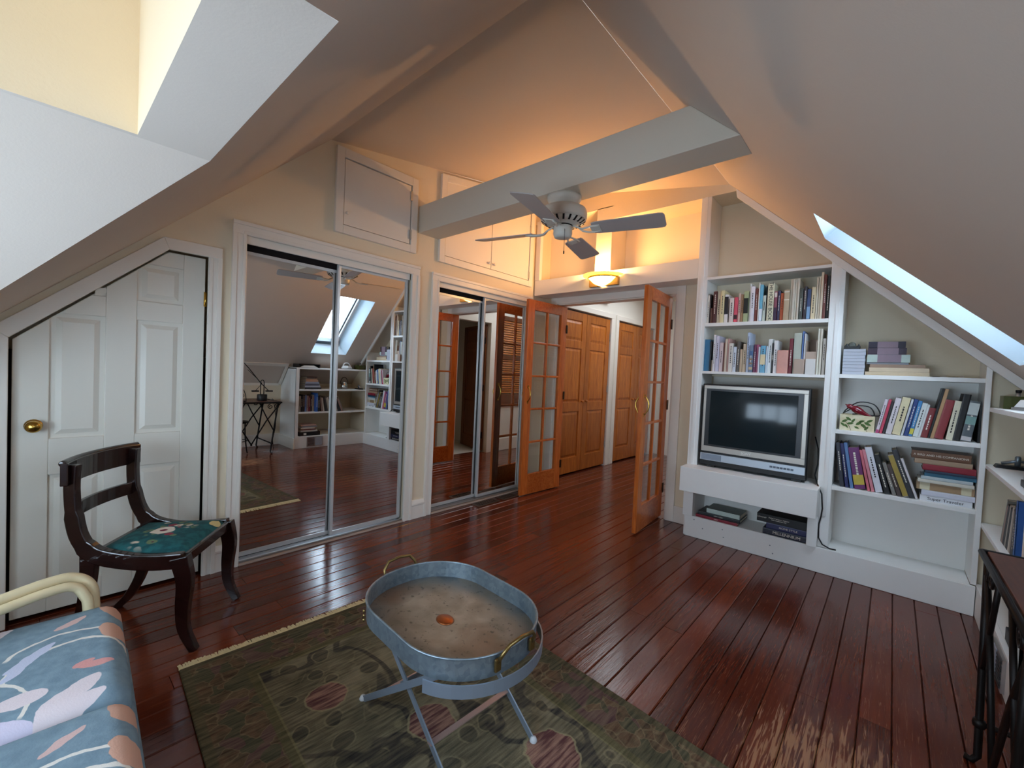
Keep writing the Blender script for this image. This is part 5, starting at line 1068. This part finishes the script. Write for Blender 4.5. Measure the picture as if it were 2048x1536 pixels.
# ------------------------------------------------------------------ things on the low bookcase
tag_y = lambda y: y
ir = empty('clothes_iron', (.60, 3.38, 1.22), 'white clothes iron on top of the low bookcase', 'iron')
MB().prism([(.50,3.28),(.58,3.30),(.60,3.36),(.58,3.46),(.50,3.47),(.46,3.38)], 'z', 1.2205, 1.235).build('sole_plate', STEEL, ir)
MB().prism([(.505,3.285),(.575,3.305),(.595,3.36),(.575,3.455),(.505,3.465),(.468,3.38)], 'z', 1.235, 1.275, inset=.02).build('iron_body', mat('white plastic', '#e8e8e6', .35), ir, bevel=.004)
MB().tube(bez([(.53,3.32,1.27),(.53,3.34,1.31),(.53,3.40,1.315),(.53,3.44,1.27)], 12), .010, 8).build('handle', MATS['white plastic'], ir)
bn = empty('letter_tray', (.56, 2.78, 1.22), 'black letter tray with papers on the low bookcase, mirrored', 'tray')
MB().box((.44,2.62,1.2205),(.66,2.63,1.275)).box((.44,2.93,1.2205),(.66,2.94,1.275)).box((.64,2.63,1.2205),(.66,2.93,1.26)).box((.44,2.63,1.2205),(.64,2.93,1.224)).box((.44,2.63,1.268),(.66,2.93,1.275)).build('tray_body', BLACKP, bn)
for k in range(3): bx((.445,2.65+.02*k,1.2245+.010*k),(.63,2.90-.02*k,1.233+.010*k)).build('paper_stack', PAPER, bn)
gbx = empty('glass_box', (.55, 3.6, 1.22), 'olive glass and metal box on the low bookcase by the end wall', 'box')
OLV = mat('olive glass', '#4c5228', .2)
MB().box((.455,3.55,1.2205),(.60,3.556,1.29)).box((.455,3.66,1.2205),(.60,3.666,1.29)).box((.455,3.556,1.2205),(.461,3.66,1.29)).box((.594,3.556,1.2205),(.60,3.66,1.29)).box((.461,3.556,1.2205),(.594,3.66,1.225)).build('box_body', OLV, gbx)
cnd = empty('metal_canister', (.52, 3.60, 1.22), 'slim grey metal canister standing in the olive glass box', 'canister')
MB().lathe([(0,1.2255),(.014,1.2255),(.014,1.285),(.010,1.29),(.010,1.312),(0,1.312)], (.515,3.61,0), 16).build('canister_body', STEEL, cnd); MB().lathe([(0,1.312),(.012,1.312),(.012,1.326),(0,1.326)], (.515,3.61,0), 16).build('cap', BLACKP, cnd)
hp = empty('hole_punch', (.52, 3.60, .89), 'black desk punch with grey post on the shelf by the end wall', 'punch')
MB().prism([(.445,3.56),(.60,3.56),(.60,3.64),(.445,3.64)], 'z', .8905, .908, inset=.008).build('punch_base', BLACKP, hp); MB().lathe([(0,.908),(.012,.908),(.012,.955),(.008,.962),(0,.962)], (.53,3.60,0), 14).build('post', mat('grey metal post', '#7c8890', .35, .6), hp)
MB().tube([(.47,3.60,.915),(.53,3.60,.935),(.59,3.60,.93)], .008, 8).build('lever', MATS['grey metal post'], hp)
# lantern jug on the middle shelf (mirrored)
lt = empty('silver_pitcher', (.60, 3.38, .89), 'silver pitcher with tall hoop handle on the low bookcase, mirrored', 'pitcher')
MB().lathe([(0,.8905),(.040,.8905),(.052,.91),(.055,.94),(.046,.98),(.036,1.0),(.040,1.012),(.036,1.012),(.032,1.0)], (.60,3.38,0), 24).build('pitcher_body', mat('polished silver', '#c8c8c6', .18, 1.), lt)
MB().tube([(.60,3.38+.062*math.cos(math.radians(q)),.975+.11*max(0,math.sin(math.radians(q)))) for q in range(0, 181, 12)], .005, 8).build('hoop_handle', IRON, lt)
# flat piles and books in the low bookcase (mirrored)
gm = 'papers and books in the low bookcase'
def flat_x(y0, y1, z0, z1, x, d, col, label, tx=0.):
    """flat book whose spine faces -x"""
    M = T((x, y1, z0)) @ Matrix.Rotation(-math.pi/2, 4, 'Z') @ Matrix(((0,0,1,0),(0,1,0,0),(1,0,0,0),(0,0,0,1)))
    return book(M, z1-z0, d, y1-y0, col, label, gm, mark=0)
zz = .8905
for k, (col, th, nm) in enumerate((('#2a2a2e',.03,'black folder at the foot of'),('#b4b8c4',.025,'grey-white folder second in'),('#6f7486',.03,'slate folder third in'),('#8e94a4',.03,'blue-grey folder fourth in'),('#b48a6c',.03,'tan folder fifth in'),('#cda888',.02,'pale tan folder sixth in'),('#3c2c2a',.03,'dark brown folder on top of'))):
    flat_x(2.72+.004*k, 2.97-.012*k, zz, zz+th-.0006, .45+.006*(k % 3), .24, col, f'{nm} the shelf pile mirrored beside the desk'); zz += th
zz = .1805
bxk = bx((.44,2.66,zz),(.68,2.97,zz+.06)).build('document_box', BLACKP, bevel=.003); tag(bxk, 'black document box on the bottom shelf of the low bookcase, mirrored', 'box'); bx((.4388,2.72,zz+.015),(.4405,2.76,zz+.045)).build('paper_label', PAPER, bxk)
zz += .0605
for k, (col, nm) in enumerate((('#cfc9c2','white magazine just above the black document box'),('#8b5a58','maroon magazine over the white one'),('#d8d2c6','cream magazine in the bottom-shelf pile'),('#9aa0a8','grey magazine in the bottom-shelf pile'),('#c9a89c','pinkish magazine topping the bottom-shelf pile'))):
    flat_x(2.68+.02*(k % 2), 2.93-.02*(k % 3), zz, zz+.0214, .45+.01*(k % 2), .22, col, nm + ', mirrored'); zz += .022
def stand_x(y, t, h, d, col, label, ang=0., x=.45):
    M = T((x, y, .5455)) @ Matrix.Rotation(-math.pi/2, 4, 'Z')
    M = T((x, y, .5455)) @ Matrix.Rotation(math.radians(ang), 4, 'X') @ Matrix.Rotation(-math.pi/2, 4, 'Z')
    return book(M, t, d, h, col, label, gm, mark=1 if t > .02 else 0)
cols = ['#9a9084','#1c1a1e','#2a2428','#6a83b8','#a08c84','#7c2a30','#3e3230','#b9a68c','#2a3a54','#1e1c20']
y = 2.66
nm_ = ['grey','black','blackish brown','blue and white','mauve-grey','dark red','dark brown','cream','bright blue','charcoal']
for k, col in enumerate(cols):
    t = random.uniform(.024,.032)
    stand_x(y+t, t-.0012, random.uniform(.235,.262) if k != 8 else .285, .2, col if k != 8 else '#2f62ac', f'{nm_[k]} upright book, {ordn(k)} from the desk on the low bookcase', x=.50 if k < 8 else .435); y += t
y += .02
cols2 = ['#8c746c','#b0a094','#1c1a1c','#463c3a','#a89c8c','#d0c8bc','#211f22','#15151a','#a8a094','#26242a','#191a1e','#a07c70','#8a8478']
nm2 = ['mauve','stone','thin black','dark taupe','beige','pale','glossy black','jet black','light grey-brown','charcoal','soot black','dusty rose','olive grey']
prev = [(y-.02, .235)]
for k, col in enumerate(cols2):
    t = random.uniform(.016,.024); h = random.uniform(.21,.25); a = -math.radians(8 + 1.3*k)
    yl = -9
    for cx, cz in prev: yl = max(yl, cx - cz*math.tan(a) + .0006)
    if yl + t > 3.60: break
    prev = corners(yl, t, h, a, False)
    M = T((.45, yl, .5455)) @ Matrix.Rotation(-a, 4, 'X') @ T((0, t, 0)) @ Matrix.Rotation(-math.pi/2, 4, 'Z')
    book(M, t, .19, h, col, f'{nm2[k]} slanting book, {ordn(k)} after the upright ones on the low bookcase', gm, mark=0)
# nearest end of that row, seen at the edge of the picture
big = book(T((.445,3.16,.5455)) @ Matrix.Rotation(math.radians(-90), 4, 'Z'), .03, .22, .30, '#2f5fa4', 'large bright blue book on the low bookcase at the picture edge', gm, mark=0) if False else None
